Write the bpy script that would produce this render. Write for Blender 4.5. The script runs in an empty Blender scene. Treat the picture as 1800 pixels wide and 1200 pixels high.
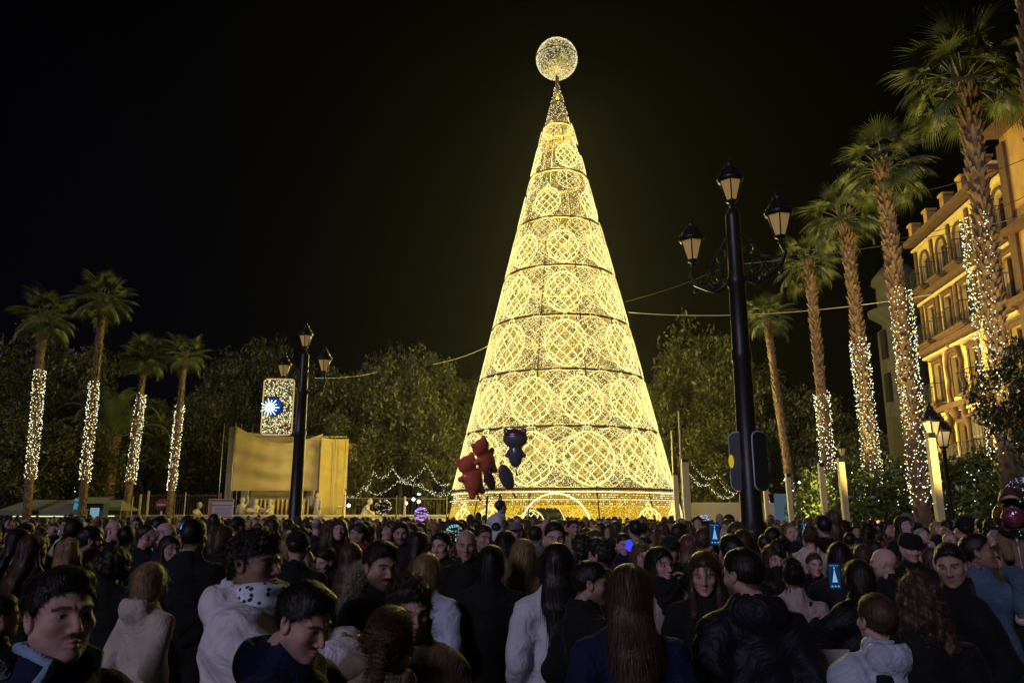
import bpy, math, random
import numpy as np
from mathutils import Vector, Matrix
random.seed(11)
rng = np.random.default_rng(11)
PI = math.pi
S = bpy.context.scene
COL = S.collection

# ---------------------------------------------------------------- camera, sky, light, exposure
TILT = math.radians(12.58); CT, ST = math.cos(TILT), math.sin(TILT); FPX = 1380.0; EYE = 1.8
cd = bpy.data.cameras.new('camera'); cam = bpy.data.objects.new('camera', cd); COL.objects.link(cam)
cam.location = (0, 0, EYE); cam.rotation_euler = (PI/2 + TILT, 0, 0)
cd.sensor_width = 36; cd.lens = 36*FPX/1800; cd.clip_start = 0.05; cd.clip_end = 2000
S.camera = cam

W = bpy.data.worlds.new('World'); S.world = W; W.use_nodes = True
nt = W.node_tree; nt.nodes.clear()
def N(nt, t, **k):
    n = nt.nodes.new(t)
    for a, b in k.items(): setattr(n, a, b)
    return n
wo = N(nt, 'ShaderNodeOutputWorld'); wb = N(nt, 'ShaderNodeBackground'); nt.links.new(wb.outputs[0], wo.inputs[0])
tc = N(nt, 'ShaderNodeTexCoord'); sx = N(nt, 'ShaderNodeSeparateXYZ'); nt.links.new(tc.outputs['Generated'], sx.inputs[0])
# night sky: near-black navy overhead, the town's olive glow low down, bluer to the west
r1 = N(nt, 'ShaderNodeValToRGB'); nt.links.new(sx.outputs[2], r1.inputs[0])
e = r1.color_ramp.elements
e[0].position = 0.0; e[0].color = (0.0016, 0.0015, 0.0005, 1)
e[1].position = 0.62; e[1].color = (0.0001, 0.0001, 0.0001, 1)
q = e.new(0.3); q.color = (0.0006, 0.0006, 0.0002, 1)
r2 = N(nt, 'ShaderNodeValToRGB'); nt.links.new(sx.outputs[2], r2.inputs[0])
e = r2.color_ramp.elements
e[0].position = 0.0; e[0].color = (0.0009, 0.0011, 0.0028, 1)
e[1].position = 0.6; e[1].color = (0.0001, 0.0001, 0.0005, 1)
q = e.new(0.25); q.color = (0.0003, 0.0004, 0.0020, 1)
mr = N(nt, 'ShaderNodeMapRange'); nt.links.new(sx.outputs[0], mr.inputs[0])
mr.interpolation_type = 'SMOOTHSTEP'; mr.inputs[1].default_value = -0.45; mr.inputs[2].default_value = 0.02
mx = N(nt, 'ShaderNodeMix', data_type='RGBA'); nt.links.new(mr.outputs[0], mx.inputs[0])
nt.links.new(r2.outputs[0], mx.inputs[6]); nt.links.new(r1.outputs[0], mx.inputs[7])
nt.links.new(mx.outputs[2], wb.inputs[0]); wb.inputs[1].default_value = 1.0

sd = bpy.data.lights.new('sun', 'SUN'); sun = bpy.data.objects.new('sun', sd); COL.objects.link(sun)
sd.energy = 0.92; sd.angle = math.radians(14); sd.color = (0.76, 0.70, 1.0)     # cool light that reaches the crowd from behind the camera
sun.rotation_euler = Vector((0.52, 0.80, -0.40)).to_track_quat('-Z', 'Y').to_euler()

S.view_settings.view_transform = 'Standard'; S.view_settings.look = 'None'
S.view_settings.exposure = 0.0; S.view_settings.gamma = 1.0; S.view_settings.use_curve_mapping = False
S.render.engine = 'CYCLES'
cy = S.cycles
cy.max_bounces = 5; cy.diffuse_bounces = 2; cy.glossy_bounces = 3; cy.transmission_bounces = 4; cy.transparent_max_bounces = 24
cy.sample_clamp_indirect = 1.2; cy.sample_clamp_direct = 12; cy.use_light_tree = True
cy.caustics_reflective = False; cy.caustics_refractive = False
cy.use_denoising = True; cy.denoiser = 'OPENIMAGEDENOISE'

def ray(x, y):
    up = 600 - y; f = FPX*CT - up*ST
    return Vector(((x-900)/f, 1.0, (up*CT + FPX*ST)/f))
def at(x, y, Y): return ray(x, y)*Y + Vector((0, 0, EYE))
def ground(x, Y): p = at(x, 908, Y); return Vector((p.x, Y, 0))

# ---------------------------------------------------------------- materials
MATS = {}
def base_mat(name):
    m = bpy.data.materials.new(name); m.use_nodes = True
    return m, m.node_tree, m.node_tree.nodes['Principled BSDF']
def mat(name, col, rough=.6, metal=0, bump=0, bscale=60, vary=0, vscale=8, vcol=None, attr=False, spec=.5, sheen=0, folds=0, strand=0, sss=0):
    if name in MATS: return MATS[name]
    m, t, b = base_mat(name)
    b.inputs['Roughness'].default_value = rough; b.inputs['Metallic'].default_value = metal
    b.inputs['Specular IOR Level'].default_value = spec
    b.inputs['Base Color'].default_value = (*col, 1)
    tcn = N(t, 'ShaderNodeTexCoord')
    src = None
    if vary:
        nz = N(t, 'ShaderNodeTexNoise'); nz.inputs['Scale'].default_value = vscale; nz.inputs['Detail'].default_value = 6
        t.links.new(tcn.outputs['Object'], nz.inputs[0])
        rp = N(t, 'ShaderNodeMapRange'); rp.inputs[1].default_value = .35; rp.inputs[2].default_value = .65
        t.links.new(nz.outputs[0], rp.inputs[0])
        mm = N(t, 'ShaderNodeMix', data_type='RGBA'); t.links.new(rp.outputs[0], mm.inputs[0])
        c2 = vcol or tuple(c*(1-vary) for c in col)
        mm.inputs[6].default_value = (*col, 1); mm.inputs[7].default_value = (*c2, 1)
        src = mm.outputs[2]
    if attr:
        at_ = N(t, 'ShaderNodeAttribute', attribute_name='col')
        mm = N(t, 'ShaderNodeMix', data_type='RGBA', blend_type='MULTIPLY'); mm.inputs[0].default_value = 1
        if src: t.links.new(src, mm.inputs[6])
        else: mm.inputs[6].default_value = (*col, 1)
        t.links.new(at_.outputs['Color'], mm.inputs[7]); src = mm.outputs[2]
    if src: t.links.new(src, b.inputs['Base Color'])
    if sss:
        b.inputs['Subsurface Weight'].default_value = sss; b.inputs['Subsurface Radius'].default_value = (1, .35, .2); b.inputs['Subsurface Scale'].default_value = .008
    if sheen:
        b.inputs['Sheen Weight'].default_value = sheen
        b.inputs['Sheen Roughness'].default_value = .35
    if bump:
        nz = N(t, 'ShaderNodeTexNoise'); nz.inputs['Scale'].default_value = bscale; nz.inputs['Detail'].default_value = 4
        t.links.new(tcn.outputs['Object'], nz.inputs[0])
        bp = N(t, 'ShaderNodeBump'); bp.inputs['Strength'].default_value = bump; bp.inputs['Distance'].default_value = .02
        t.links.new(nz.outputs[0], bp.inputs['Height']); t.links.new(bp.outputs[0], b.inputs['Normal'])
        if strand:      # strands: relief and tone drawn out along the fall of the hair
            mp = N(t, 'ShaderNodeMapping'); mp.inputs['Scale'].default_value = (1, 1, .07); t.links.new(tcn.outputs['Object'], mp.inputs[0]); t.links.new(mp.outputs[0], nz.inputs[0]); nz.inputs['Scale'].default_value = strand; nz.inputs['Detail'].default_value = 7
            rh = N(t, 'ShaderNodeMapRange'); rh.inputs[1].default_value = .3; rh.inputs[2].default_value = .7; rh.inputs[3].default_value = .25; rh.inputs[4].default_value = .65; t.links.new(nz.outputs[0], rh.inputs[0]); t.links.new(rh.outputs[0], b.inputs['Roughness'])
            bp.inputs['Distance'].default_value = .006
        if folds:       # broad creases
            n2 = N(t, 'ShaderNodeTexNoise'); n2.inputs['Scale'].default_value = 7; n2.inputs['Detail'].default_value = 3; n2.inputs['Distortion'].default_value = 1.6
            t.links.new(tcn.outputs['Object'], n2.inputs[0]); b2 = N(t, 'ShaderNodeBump'); b2.inputs['Strength'].default_value = folds; b2.inputs['Distance'].default_value = .07
            t.links.new(n2.outputs[0], b2.inputs['Height']); t.links.new(b2.outputs[0], bp.inputs['Normal'])
    MATS[name] = m; return m
def emit(name, col, s, attr=False, sample=False):
    if name in MATS: return MATS[name]
    m, t, b = base_mat(name); t.nodes.remove(b)
    e_ = N(t, 'ShaderNodeEmission'); e_.inputs[0].default_value = (*col, 1); e_.inputs[1].default_value = s
    if attr:
        a = N(t, 'ShaderNodeAttribute', attribute_name='col'); t.links.new(a.outputs['Color'], e_.inputs[0])
    t.links.new(e_.outputs[0], t.nodes['Material Output'].inputs[0])
    m.cycles.emission_sampling = 'AUTO' if sample else 'NONE'
    MATS[name] = m; return m

HAZE, ht_, hb_ = base_mat('haze'); ht_.nodes.remove(hb_); hv_ = N(ht_, 'ShaderNodeVolumePrincipled')
hv_.inputs['Color'].default_value = (.9, .92, .95, 1); hv_.inputs['Density'].default_value = .00021; hv_.inputs['Anisotropy'].default_value = .74
ht_.links.new(hv_.outputs[0], ht_.nodes['Material Output'].inputs['Volume'])
# ---------------------------------------------------------------- mesh helpers
def make_mesh(name, v, f, mats=(), mi=None, smooth=False, col=None):
    """v (n,3); f: list of arrays/list of polys of any size"""
    me = bpy.data.meshes.new(name)
    v = np.asarray(v, dtype=np.float32)
    if isinstance(f, np.ndarray):
        k = f.shape[1]; n = len(f)
        me.vertices.add(len(v)); me.vertices.foreach_set('co', v.ravel())
        me.loops.add(n*k); me.loops.foreach_set('vertex_index', f.astype(np.int32).ravel())
        me.polygons.add(n); me.polygons.foreach_set('loop_start', np.arange(0, n*k, k, dtype=np.int32))
        me.update(calc_edges=True)
    else:
        me.from_pydata(v.tolist(), [], [list(map(int, p)) for p in f]); me.update()
    for m in mats: me.materials.append(m)
    if mi is not None and len(me.polygons): me.polygons.foreach_set('material_index', np.asarray(mi, dtype=np.int32))
    if len(me.polygons): me.polygons.foreach_set('use_smooth', np.full(len(me.polygons), bool(smooth)) if not isinstance(smooth, np.ndarray) else smooth)
    if col is not None:
        a = me.color_attributes.new('col', 'FLOAT_COLOR', 'POINT')
        c = np.ones((len(v), 4), dtype=np.float32); c[:, :3] = col; a.data.foreach_set('color', c.ravel())
    return me
class MB:
    def __init__(s): s.v = []; s.f = []; s.m = []; s.k = 0; s.sm = []
    def add(s, vs, fs, m=0, sm=False):
        o = len(s.v); s.v += [tuple(p) for p in vs]; s.f += [[i+o for i in p] for p in fs]; s.m += [m]*len(fs); s.sm += [sm]*len(fs); return s
    def box(s, c, d, m=0, rot=None, bev=0):
        x, y, z = (q/2 for q in d)
        if bev:
            vs = []; b = bev
            pr = [(-x+b, -y), (x-b, -y), (x, -y+b), (x, y-b), (x-b, y), (-x+b, y), (-x, y-b), (-x, -y+b)]
            for zz, sh in ((-z, b), (-z+b, 0), (z-b, 0), (z, b)):
                for px_, py_ in pr: vs.append((px_*(1-sh/x if x > 0 else 1), py_*(1-sh/y), zz))
            fs = [[i for i in range(7, -1, -1)], [24+i for i in range(8)]]
            for r in range(3):
                for i in range(8): fs.append([r*8+i, r*8+(i+1) % 8, r*8+8+(i+1) % 8, r*8+8+i])
        else:
            vs = [(a, b_, c_) for a in (-x, x) for b_ in (-y, y) for c_ in (-z, z)]
            fs = [[0, 1, 3, 2], [4, 6, 7, 5], [0, 4, 5, 1], [2, 3, 7, 6], [0, 2, 6, 4], [1, 5, 7, 3]]
        if rot is not None: vs = [rot @ Vector(p) for p in vs]
        return s.add([(p[0]+c[0], p[1]+c[1], p[2]+c[2]) for p in vs], fs, m)
    def tube(s, pts, r, n=6, m=0, closed=False, cap=True, sm=True):
        pts = [Vector(p) for p in pts]; L = len(pts); vs = []
        rr = r if isinstance(r, (list, tuple)) else [r]*L
        up = None
        for i, p in enumerate(pts):
            a = pts[(i-1) % L] if (closed or i > 0) else p; b = pts[(i+1) % L] if (closed or i < L-1) else p
            d = (b-a)
            if d.length < 1e-9: d = Vector((0, 0, 1))
            d.normalize()
            if up is None: up = d.orthogonal().normalized()
            up = (up - d*up.dot(d))
            if up.length < 1e-6: up = d.orthogonal()
            up.normalize(); w = d.cross(up)
            for k in range(n):
                an = 2*PI*k/n; vs.append(p + (up*math.cos(an) + w*math.sin(an))*rr[i])
        fs = []
        for i in range(L if closed else L-1):
            j = (i+1) % L
            for k in range(n): fs.append([i*n+k, i*n+(k+1) % n, j*n+(k+1) % n, j*n+k])
        s.add(vs, fs, m, sm)
        if cap and not closed and n > 2: 
            o = len(s.v)-len(vs); s.f += [[o+k for k in range(n-1, -1, -1)], [o+(L-1)*n+k for k in range(n)]]; s.m += [m, m]; s.sm += [False, False]
        return s
    def lathe(s, prof, n=16, m=0, c=(0, 0, 0), sm=True, ang=0):
        vs = []; fs = []
        for r, z in prof:
            for k in range(n):
                a = 2*PI*k/n + ang; vs.append((c[0]+r*math.cos(a), c[1]+r*math.sin(a), c[2]+z))
        for i in range(len(prof)-1):
            for k in range(n): fs.append([i*n+k, i*n+(k+1) % n, (i+1)*n+(k+1) % n, (i+1)*n+k])
        fs.append([k for k in range(n-1, -1, -1)]); fs.append([(len(prof)-1)*n+k for k in range(n)])
        return s.add(vs, fs, m, sm)
    def sphere(s, c, r, n=12, k=8, m=0, sc=(1, 1, 1)):
        pr = [(math.sin(PI*i/k)*r, -math.cos(PI*i/k)*r) for i in range(k+1)]
        pr[0] = (1e-4*r, -r); pr[-1] = (1e-4*r, r)
        o = len(s.v); s.lathe(pr, n, m)
        for i in range(o, len(s.v)):
            v = s.v[i]; s.v[i] = (v[0]*sc[0]+c[0], v[1]*sc[1]+c[1], v[2]*sc[2]+c[2])
        return s
    def mesh(s, name, mats): return make_mesh(name, np.array(s.v, dtype=np.float32).reshape(-1, 3), s.f, mats, s.m, np.array(s.sm, dtype=bool))
    def obj(s, name, mats, parent=None, **k): return obj(name, s.mesh(name, mats if isinstance(mats, (list, tuple)) else [mats]), parent, **k)
def obj(name, me, parent=None, loc=None, rot=None, scale=None, label=None, kind=None):
    o = bpy.data.objects.new(name, me); COL.objects.link(o)
    if parent: o.parent = parent
    if loc is not None: o.location = loc
    if rot is not None: o.rotation_euler = rot
    if scale is not None: o.scale = scale if hasattr(scale, '__len__') else (scale,)*3
    if label: o['label'] = label
    if kind: o['kind'] = kind
    return o
def tag(o, label, cat, group=None):
    o['label'] = label; o['category'] = cat
    if group: o['group'] = group
    return o
def thing(name, label, cat, loc=(0, 0, 0), rz=0, group=None):
    o = bpy.data.objects.new(name, None); COL.objects.link(o); o.location = loc; o.rotation_euler = (0, 0, rz); o.empty_display_size = .1
    return tag(o, label, cat, group)
KIDS = {}
def copy_tree(o, parent=None, kids=None):
    c = o.copy(); COL.objects.link(c); c.parent = parent
    for ch in (kids or KIDS)[o.name] if o.name in (kids or KIDS) else []: copy_tree(ch, c, kids)
    return c
def index_kids(o):
    KIDS[o.name] = list(o.children)
    for c in o.children: index_kids(c)
def light(kind, name, loc, energy, color, size=.2, parent=None, direction=None, **k):
    l = bpy.data.lights.new(name, kind); l.energy = energy; l.color = color
    if kind == 'AREA': l.size = size
    else: l.shadow_soft_size = size
    for a, b in k.items(): setattr(l, a, b)
    o = bpy.data.objects.new(name, l); COL.objects.link(o); o.location = loc
    if direction is not None: o.rotation_euler = Vector(direction).to_track_quat('-Z', 'Y').to_euler()
    if parent: o.parent = parent
    return o

# ---------------------------------------------------------------- implicit surfaces: smooth unions, meshed by surface nets
def ell(P, c, r):
    x = (P[0]-c[0]); y = (P[1]-c[1]); z = (P[2]-c[2])
    k0 = np.sqrt((x/r[0])**2+(y/r[1])**2+(z/r[2])**2)+1e-9
    k1 = np.sqrt((x/r[0]**2)**2+(y/r[1]**2)**2+(z/r[2]**2)**2)+1e-9
    return k0*(k0-1)/k1
def rc(P, a, b, ra, rb, sy=1.0):
    """tapered capsule; sy < 1 flattens it front to back"""
    d = (b[0]-a[0], (b[1]-a[1])/sy, b[2]-a[2]); L = d[0]**2+d[1]**2+d[2]**2+1e-12
    x = P[0]-a[0]; y = (P[1]-a[1])/sy; z = P[2]-a[2]
    t = np.clip((x*d[0]+y*d[1]+z*d[2])/L, 0, 1)
    q = np.sqrt((x-t*d[0])**2+(y-t*d[1])**2+(z-t*d[2])**2)-(ra+(rb-ra)*t)
    return q*(sy if sy < 1 else 1)
def smin(a, b, k):
    h = np.clip(.5+.5*(b-a)/k, 0, 1); return b+(a-b)*h-k*h*(1-h)
def smax(a, b, k): return -smin(-a, -b, k)
def surf(fn, lo, hi, h):
    ax = [np.arange(lo[i]-h, hi[i]+2*h, h, dtype=np.float32) for i in range(3)]
    P = np.meshgrid(*ax, indexing='ij'); D = fn(P).astype(np.float32)
    for a in range(3):                                  # close the shape at the box
        sl = [slice(None)]*3; sl[a] = 0; D[tuple(sl)] = np.maximum(D[tuple(sl)], h*.5); sl[a] = -1; D[tuple(sl)] = np.maximum(D[tuple(sl)], h*.5)
    n = D.shape; I = D < 0
    c = [D[i:n[0]-1+i, j:n[1]-1+j, k:n[2]-1+k] for i in (0, 1) for j in (0, 1) for k in (0, 1)]
    cnt = sum((q < 0).astype(np.int8) for q in c); act = (cnt > 0) & (cnt < 8)
    idx = np.full(act.shape, -1, np.int64); nv = int(act.sum()); idx[act] = np.arange(nv)
    cc = np.stack([q[act] for q in c], 1); off = np.array([(i, j, k) for i in (0, 1) for j in (0, 1) for k in (0, 1)], float)
    acc = np.zeros((nv, 3)); num = np.zeros(nv)
    for a in range(8):
        for b in range(a+1, 8):
            if np.abs(off[a]-off[b]).sum() == 1:
                da, db = cc[:, a], cc[:, b]; m = (da < 0) != (db < 0)
                t = np.where(m, da/np.where(m, da-db, 1), 0)
                acc += np.where(m[:, None], off[a]+t[:, None]*(off[b]-off[a]), 0); num += m
    V = np.argwhere(act)+acc/num[:, None]
    V = V*h+np.array([ax[0][0], ax[1][0], ax[2][0]])
    F = []
    for a in range(3):
        b, c_ = (a+1) % 3, (a+2) % 3
        s0 = [slice(None)]*3; s1 = [slice(None)]*3; s0[a] = slice(0, -1); s1[a] = slice(1, None)
        for q in (b, c_): s0[q] = slice(1, -1); s1[q] = slice(1, -1)
        A = I[tuple(s0)]; B = I[tuple(s1)]
        for (m, flip) in ((A & ~B, False), (~A & B, True)):
            e_ = np.argwhere(m)
            if not len(e_): continue
            e_[:, b] += 1; e_[:, c_] += 1
            def g(db, dc):
                w = e_.copy(); w[:, b] -= db; w[:, c_] -= dc; return idx[w[:, 0], w[:, 1], w[:, 2]]
            qd = np.stack([g(1, 1), g(0, 1), g(0, 0), g(1, 0)], 1)
            F.append(qd[:, ::-1] if flip else qd)
    F = np.concatenate(F)
    F = F[(F >= 0).all(1)]
    return V, F
def joinm(parts):
    v = []; f = []; o = 0
    for V, F in parts: v.append(V); f.append(F+o); o += len(V)
    return np.concatenate(v), np.concatenate(f)
# ---------------------------------------------------------------- setting
def ground_mat():
    m, t, b = base_mat('paving'); tcn = N(t, 'ShaderNodeTexCoord'); br = N(t, 'ShaderNodeTexBrick')
    t.links.new(tcn.outputs['Object'], br.inputs[0]); br.inputs['Scale'].default_value = 1.6
    br.inputs['Color1'].default_value = (.16, .14, .12, 1); br.inputs['Color2'].default_value = (.12, .105, .09, 1); br.inputs['Mortar'].default_value = (.05, .045, .04, 1)
    br.inputs['Mortar Size'].default_value = .012
    t.links.new(br.outputs[0], b.inputs['Base Color']); b.inputs['Roughness'].default_value = .55
    return m
g = MB(); g.add([(-400, -60, 0), (400, -60, 0), (400, 700, 0), (-400, 700, 0)], [[0, 1, 2, 3]])
obj('ground', g.mesh('ground', [ground_mat()]), kind='structure')

# ---------------------------------------------------------------- the great LED tree
TY, TR, TH = 45.0, 6.8, 28.8
TP = Vector(((990-900)/1414*TY, TY, 0))
def tr(z): return TR*(1-z/TH)
RZ = [25.41, 21.95, 18.66, 15.51, 12.47, 9.34, 6.28, 3.15]
tree = thing('christmas_tree', 'giant cone-shaped Christmas tree of golden lights with a glowing ball on its top', 'christmas tree', TP)
def net_mat(name, cell, dark, lit, frac, s, hi=(1.0, .88, .62), cool=(.8, .85, 1.0), thread=(.030, .022, .008)):
    """open LED netting: mostly holes, with thin lit threads"""
    m, t, b = base_mat(name); t.nodes.remove(b)
    uv = N(t, 'ShaderNodeUVMap')
    v = N(t, 'ShaderNodeTexVoronoi'); v.inputs['Scale'].default_value = 1/cell; v.inputs['Randomness'].default_value = .8; v.voronoi_dimensions = '2D'
    mp = N(t, 'ShaderNodeMapping'); t.links.new(uv.outputs[0], mp.inputs[0]); t.links.new(mp.outputs[0], v.inputs[0])
    lt = N(t, 'ShaderNodeMath', operation='LESS_THAN'); lt.inputs[1].default_value = frac; t.links.new(v.outputs['Distance'], lt.inputs[0])
    em = N(t, 'ShaderNodeEmission'); em.inputs[1].default_value = s
    # bulbs of the net differ: warm white, cream, some amber, a few cool
    sp = N(t, 'ShaderNodeSeparateColor'); t.links.new(v.outputs['Color'], sp.inputs[0])
    rp = N(t, 'ShaderNodeValToRGB'); t.links.new(sp.outputs[0], rp.inputs[0]); rp.color_ramp.interpolation = 'CONSTANT'
    el = rp.color_ramp.elements; el[0].color = (*dark, 1); el[1].position = .35; el[1].color = (*lit, 1)
    q = el.new(.72); q.color = (*hi, 1); q = el.new(.93); q.color = (*cool, 1)
    t.links.new(rp.outputs[0], em.inputs[0])
    tp = N(t, 'ShaderNodeBsdfTransparent'); ms = N(t, 'ShaderNodeMixShader')
    # thread behind the bulbs
    df = N(t, 'ShaderNodeBsdfDiffuse'); df.inputs[0].default_value = (*thread, 1)
    w = N(t, 'ShaderNodeTexBrick'); t.links.new(uv.outputs[0], w.inputs[0]); w.inputs['Scale'].default_value = 1; w.offset = 0
    w.inputs['Brick Width'].default_value = .12; w.inputs['Row Height'].default_value = .10; w.inputs['Mortar Size'].default_value = .012
    m1 = N(t, 'ShaderNodeMixShader'); t.links.new(w.outputs['Fac'], m1.inputs[0]); t.links.new(tp.outputs[0], m1.inputs[1]); t.links.new(df.outputs[0], m1.inputs[2])
    t.links.new(lt.outputs[0], ms.inputs[0]); t.links.new(m1.outputs[0], ms.inputs[1]); t.links.new(em.outputs[0], ms.inputs[2])
    t.links.new(ms.outputs[0], t.nodes['Material Output'].inputs[0])
    m.cycles.emission_sampling = 'NONE'
    return m
NET = net_mat('led_net', .10, (.30, .25, .05), (.80, .72, .34), .20, .28, (1.0, .95, .66))
GOLD = net_mat('gold_mesh', .075, (.66, .36, .0), (.95, .60, .015), .46, .86, (1.0, .72, .08), (1, .9, .5), (.16, .09, .008))
TUBE = emit('neon_tube', (1.0, .87, .30), 1.45)
TUBE2 = emit('neon_tube_dim', (1.0, .82, .27), 1.12)
TUBEW = emit('white_rope_light', (1.0, .90, .52), 1.4)
STEEL = mat('dark_steel', (.15, .115, .045), .5, .6)
FRONT = -PI/2
ARCH_A = FRONT - .12         # portal direction (front), slightly left of the axis
def in_arch(a, z):
    out = False
    for c in (ARCH_A, ARCH_A + PI + .30):
        d = (a-c+PI) % (2*PI)-PI; x = d*6.2
        if abs(x) < 1.6 and z < 1.35 + math.sqrt(max(0, 1.6**2-x*x))*.98: out = True
    return out
def cone_shell(name, z0, z1, dz, na, m, off=0, arch=False):
    vs = []; fs = []; uv = []
    rows = int(math.ceil((z1-z0)/dz))
    for i in range(rows+1):
        z = z0+(z1-z0)*i/rows
        for k in range(na+1):
            a = 2*PI*k/na; r = tr(z)+off; vs.append((r*math.cos(a), r*math.sin(a), z))
    for i in range(rows):
        zc = z0+(z1-z0)*(i+.5)/rows
        for k in range(na):
            if arch and in_arch(2*PI*(k+.5)/na, zc): continue
            fs.append([i*(na+1)+k, i*(na+1)+k+1, (i+1)*(na+1)+k+1, (i+1)*(na+1)+k])
    me = make_mesh(name, np.array(vs), fs, [m], smooth=True)
    u = me.uv_layers.new(name='UVMap'); V = np.array(vs)
    li = np.zeros(len(me.loops), np.int32); me.loops.foreach_get('vertex_index', li)
    ring = li % (na+1); zz = V[li, 2]
    # arc length in metres so that the bulbs keep one size up the cone
    zmid = np.repeat(np.array([np.mean([V[j, 2] for j in f]) for f in fs]), 4)
    uvs = np.stack([2*PI*ring/na*(TR*(1-zmid/TH)) + zmid*13.7, zz], 1).astype(np.float32)
    u.data.foreach_set('uv', uvs.ravel())
    return obj(name, me, tree)
cone_shell('light_net', 2.35, 28.7, .3, 96, NET)
cone_shell('skirt_net', 0, 2.35, .12, 240, GOLD, arch=True)
cone_shell('skirt_net', 2.35, 3.1, .15, 96, GOLD, off=-.12)
# bulbs
def bulbs(name, pts, cols, size, m, parent, kind='stuff', jitter=.4):
    n = len(pts); pts = np.asarray(pts)
    tet = np.array([(1, 1, 1), (1, -1, -1), (-1, 1, -1), (-1, -1, 1)], float)/math.sqrt(3)
    s = (size*(1-jitter/2+jitter*rng.random(n)))[:, None, None]
    v = (pts[:, None, :]+tet[None]*s).reshape(-1, 3)
    f = (np.arange(n)[:, None, None]*4+np.array([(0, 1, 2), (0, 3, 1), (0, 2, 3), (1, 3, 2)])[None]).reshape(-1, 3)
    me = make_mesh(name, v, f, [m], col=np.repeat(np.asarray(cols), 4, 0))
    return obj(name, me, parent, kind=kind)
WARM = np.array([(1, .88, .42), (1, .93, .58), (1, .96, .78), (1, .74, .2), (.75, .82, 1), (1, .6, .75), (.6, 1, .7)])
def warmcols(n, p=(.38, .26, .16, .13, .04, .02, .01), s=1.0):
    return WARM[rng.choice(7, n, p=p)]*s*(.5+rng.random(n)[:, None])
BULB = emit('led_bulb', (1, 1, 1), 3.0, attr=True)
BULBP = emit('string_bulb', (1, 1, 1), 4.2, attr=True)
nb = 27000
z = TH*(1-np.sqrt(rng.random(nb)*(1-.0)+.0)); z = z[(z > 2.3) & (z < 28.6)]; a = rng.random(len(z))*2*PI
z = np.round(z/.11)*.11
r = TR*(1-z/TH)+.05
bulbs('led_bulb', np.stack([r*np.cos(a), r*np.sin(a), z], 1), warmcols(len(z)), .023, BULB, tree)
# rings, with a cable of lights along each
for zr in RZ:
    pts = [((tr(zr)+.10)*math.cos(2*PI*k/72), (tr(zr)+.10)*math.sin(2*PI*k/72), zr) for k in range(72)]
    MB().tube(pts, .085 if zr < 24 else .06, 6, closed=True).obj('ring', STEEL, tree)
    p2 = [((tr(zr)-.25)*math.cos(2*PI*k/72), (tr(zr)-.25)*math.sin(2*PI*k/72), zr+.05) for k in range(72)]
for zz_, rr_ in ((3.0, .032), (2.62, .016)):
    pts = [((tr(zz_)+.14)*math.cos(2*PI*k/96), (tr(zz_)+.14)*math.sin(2*PI*k/96), zz_) for k in range(96)]
    MB().tube(pts, rr_, 5, closed=True).obj('rope_light', TUBEW, tree)
for k in range(12):
    a = FRONT + .21 + k*PI/6*2 if k < 6 else FRONT-.33+(k-6)*PI/3
    zt = 25 if k % 2 == 0 else 20
    MB().tube([((tr(0)+.07)*math.cos(a), (tr(0)+.07)*math.sin(a), 0), ((tr(zt)+.07)*math.cos(a), (tr(zt)+.07)*math.sin(a), zt)], .05, 4).obj('upright', STEEL, tree)
def slope_frame(a, z):
    """point and axes on the cone: along the circumference, up the slope, outward"""
    sl = math.atan(TR/TH)
    t_ = Vector((-math.sin(a), math.cos(a), 0)); o_ = Vector((math.cos(a)*math.cos(sl), math.sin(a)*math.cos(sl), math.sin(sl)))
    u_ = t_.cross(o_)*-1
    if u_.z < 0: u_ = -u_
    return t_, u_, o_
def bauble(a, z, w, h, seed, gold=True, thick=.028, lift=.17):
    R = random.Random(seed)
    def P(u, v, lift=lift):
        zz = z+v*h/2; r = tr(zz)+lift; aa = a+u*w/2/max(r, .4)
        return Vector((r*math.cos(aa), r*math.sin(aa), zz))
    mb = MB()
    mb.tube([P(math.cos(t), math.sin(t)) for t in np.linspace(0, 2*PI, 21)[:-1]], thick*.7, 4, closed=True)
    nd = 3; step = PI/(2*nd)*1.0
    for k in range(-nd, nd+1):
        for sg in (1, -1):
            pts = []
            for t in np.linspace(-PI/2, PI/2, 11):
                al = t; be = sg*(k*step*1.15-t*.9)
                if abs(be) > PI/2: continue
                u, v = math.sin(al)*math.cos(be), math.sin(be)
                pts.append(P(u, v))
            if len(pts) > 2: mb.tube(pts, thick, 3, cap=False)
    # cap and loop
    mb.tube([P(-.16, 1.0), P(-.16, 1.16), P(.16, 1.16), P(.16, 1.0)], thick, 4)
    mb.tube([P(.08*math.cos(t), 1.22+.07*math.sin(t)) for t in np.linspace(0, 2*PI, 9)[:-1]], thick*.8, 3, closed=True)
    o = mb.obj('bauble', TUBE if thick > .02 else TUBE2, tree)
    if gold:
        gb = MB()
        for i in range(-nd, nd):
            for j in range(-nd, nd):
                if R.random() < .55:
                    q = []
                    for (ii, jj) in ((i, j), (i+1, j), (i+1, j+1), (i, j+1)):
                        # crossing of the two diagonals k=ii (sg +) and k=jj (sg -)
                        be = (ii-jj)*step*1.15/2; t = (ii+jj)*step*1.15/(2*.9)
                        if abs(be) > PI/2*.98 or abs(t) > PI/2: q = None; break
                        q.append(P(math.sin(t)*math.cos(be), math.sin(be), .13))
                    if q: gb.add(q, [[0, 1, 2, 3]])
        if gb.f:
            gb.obj('gold_panel', GOLDP, o, kind='stuff')
    return o
GOLDP = emit('gold_sheet', (.62, .38, .035), 1.0)  # panel glow put into the material as mottled emission
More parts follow.
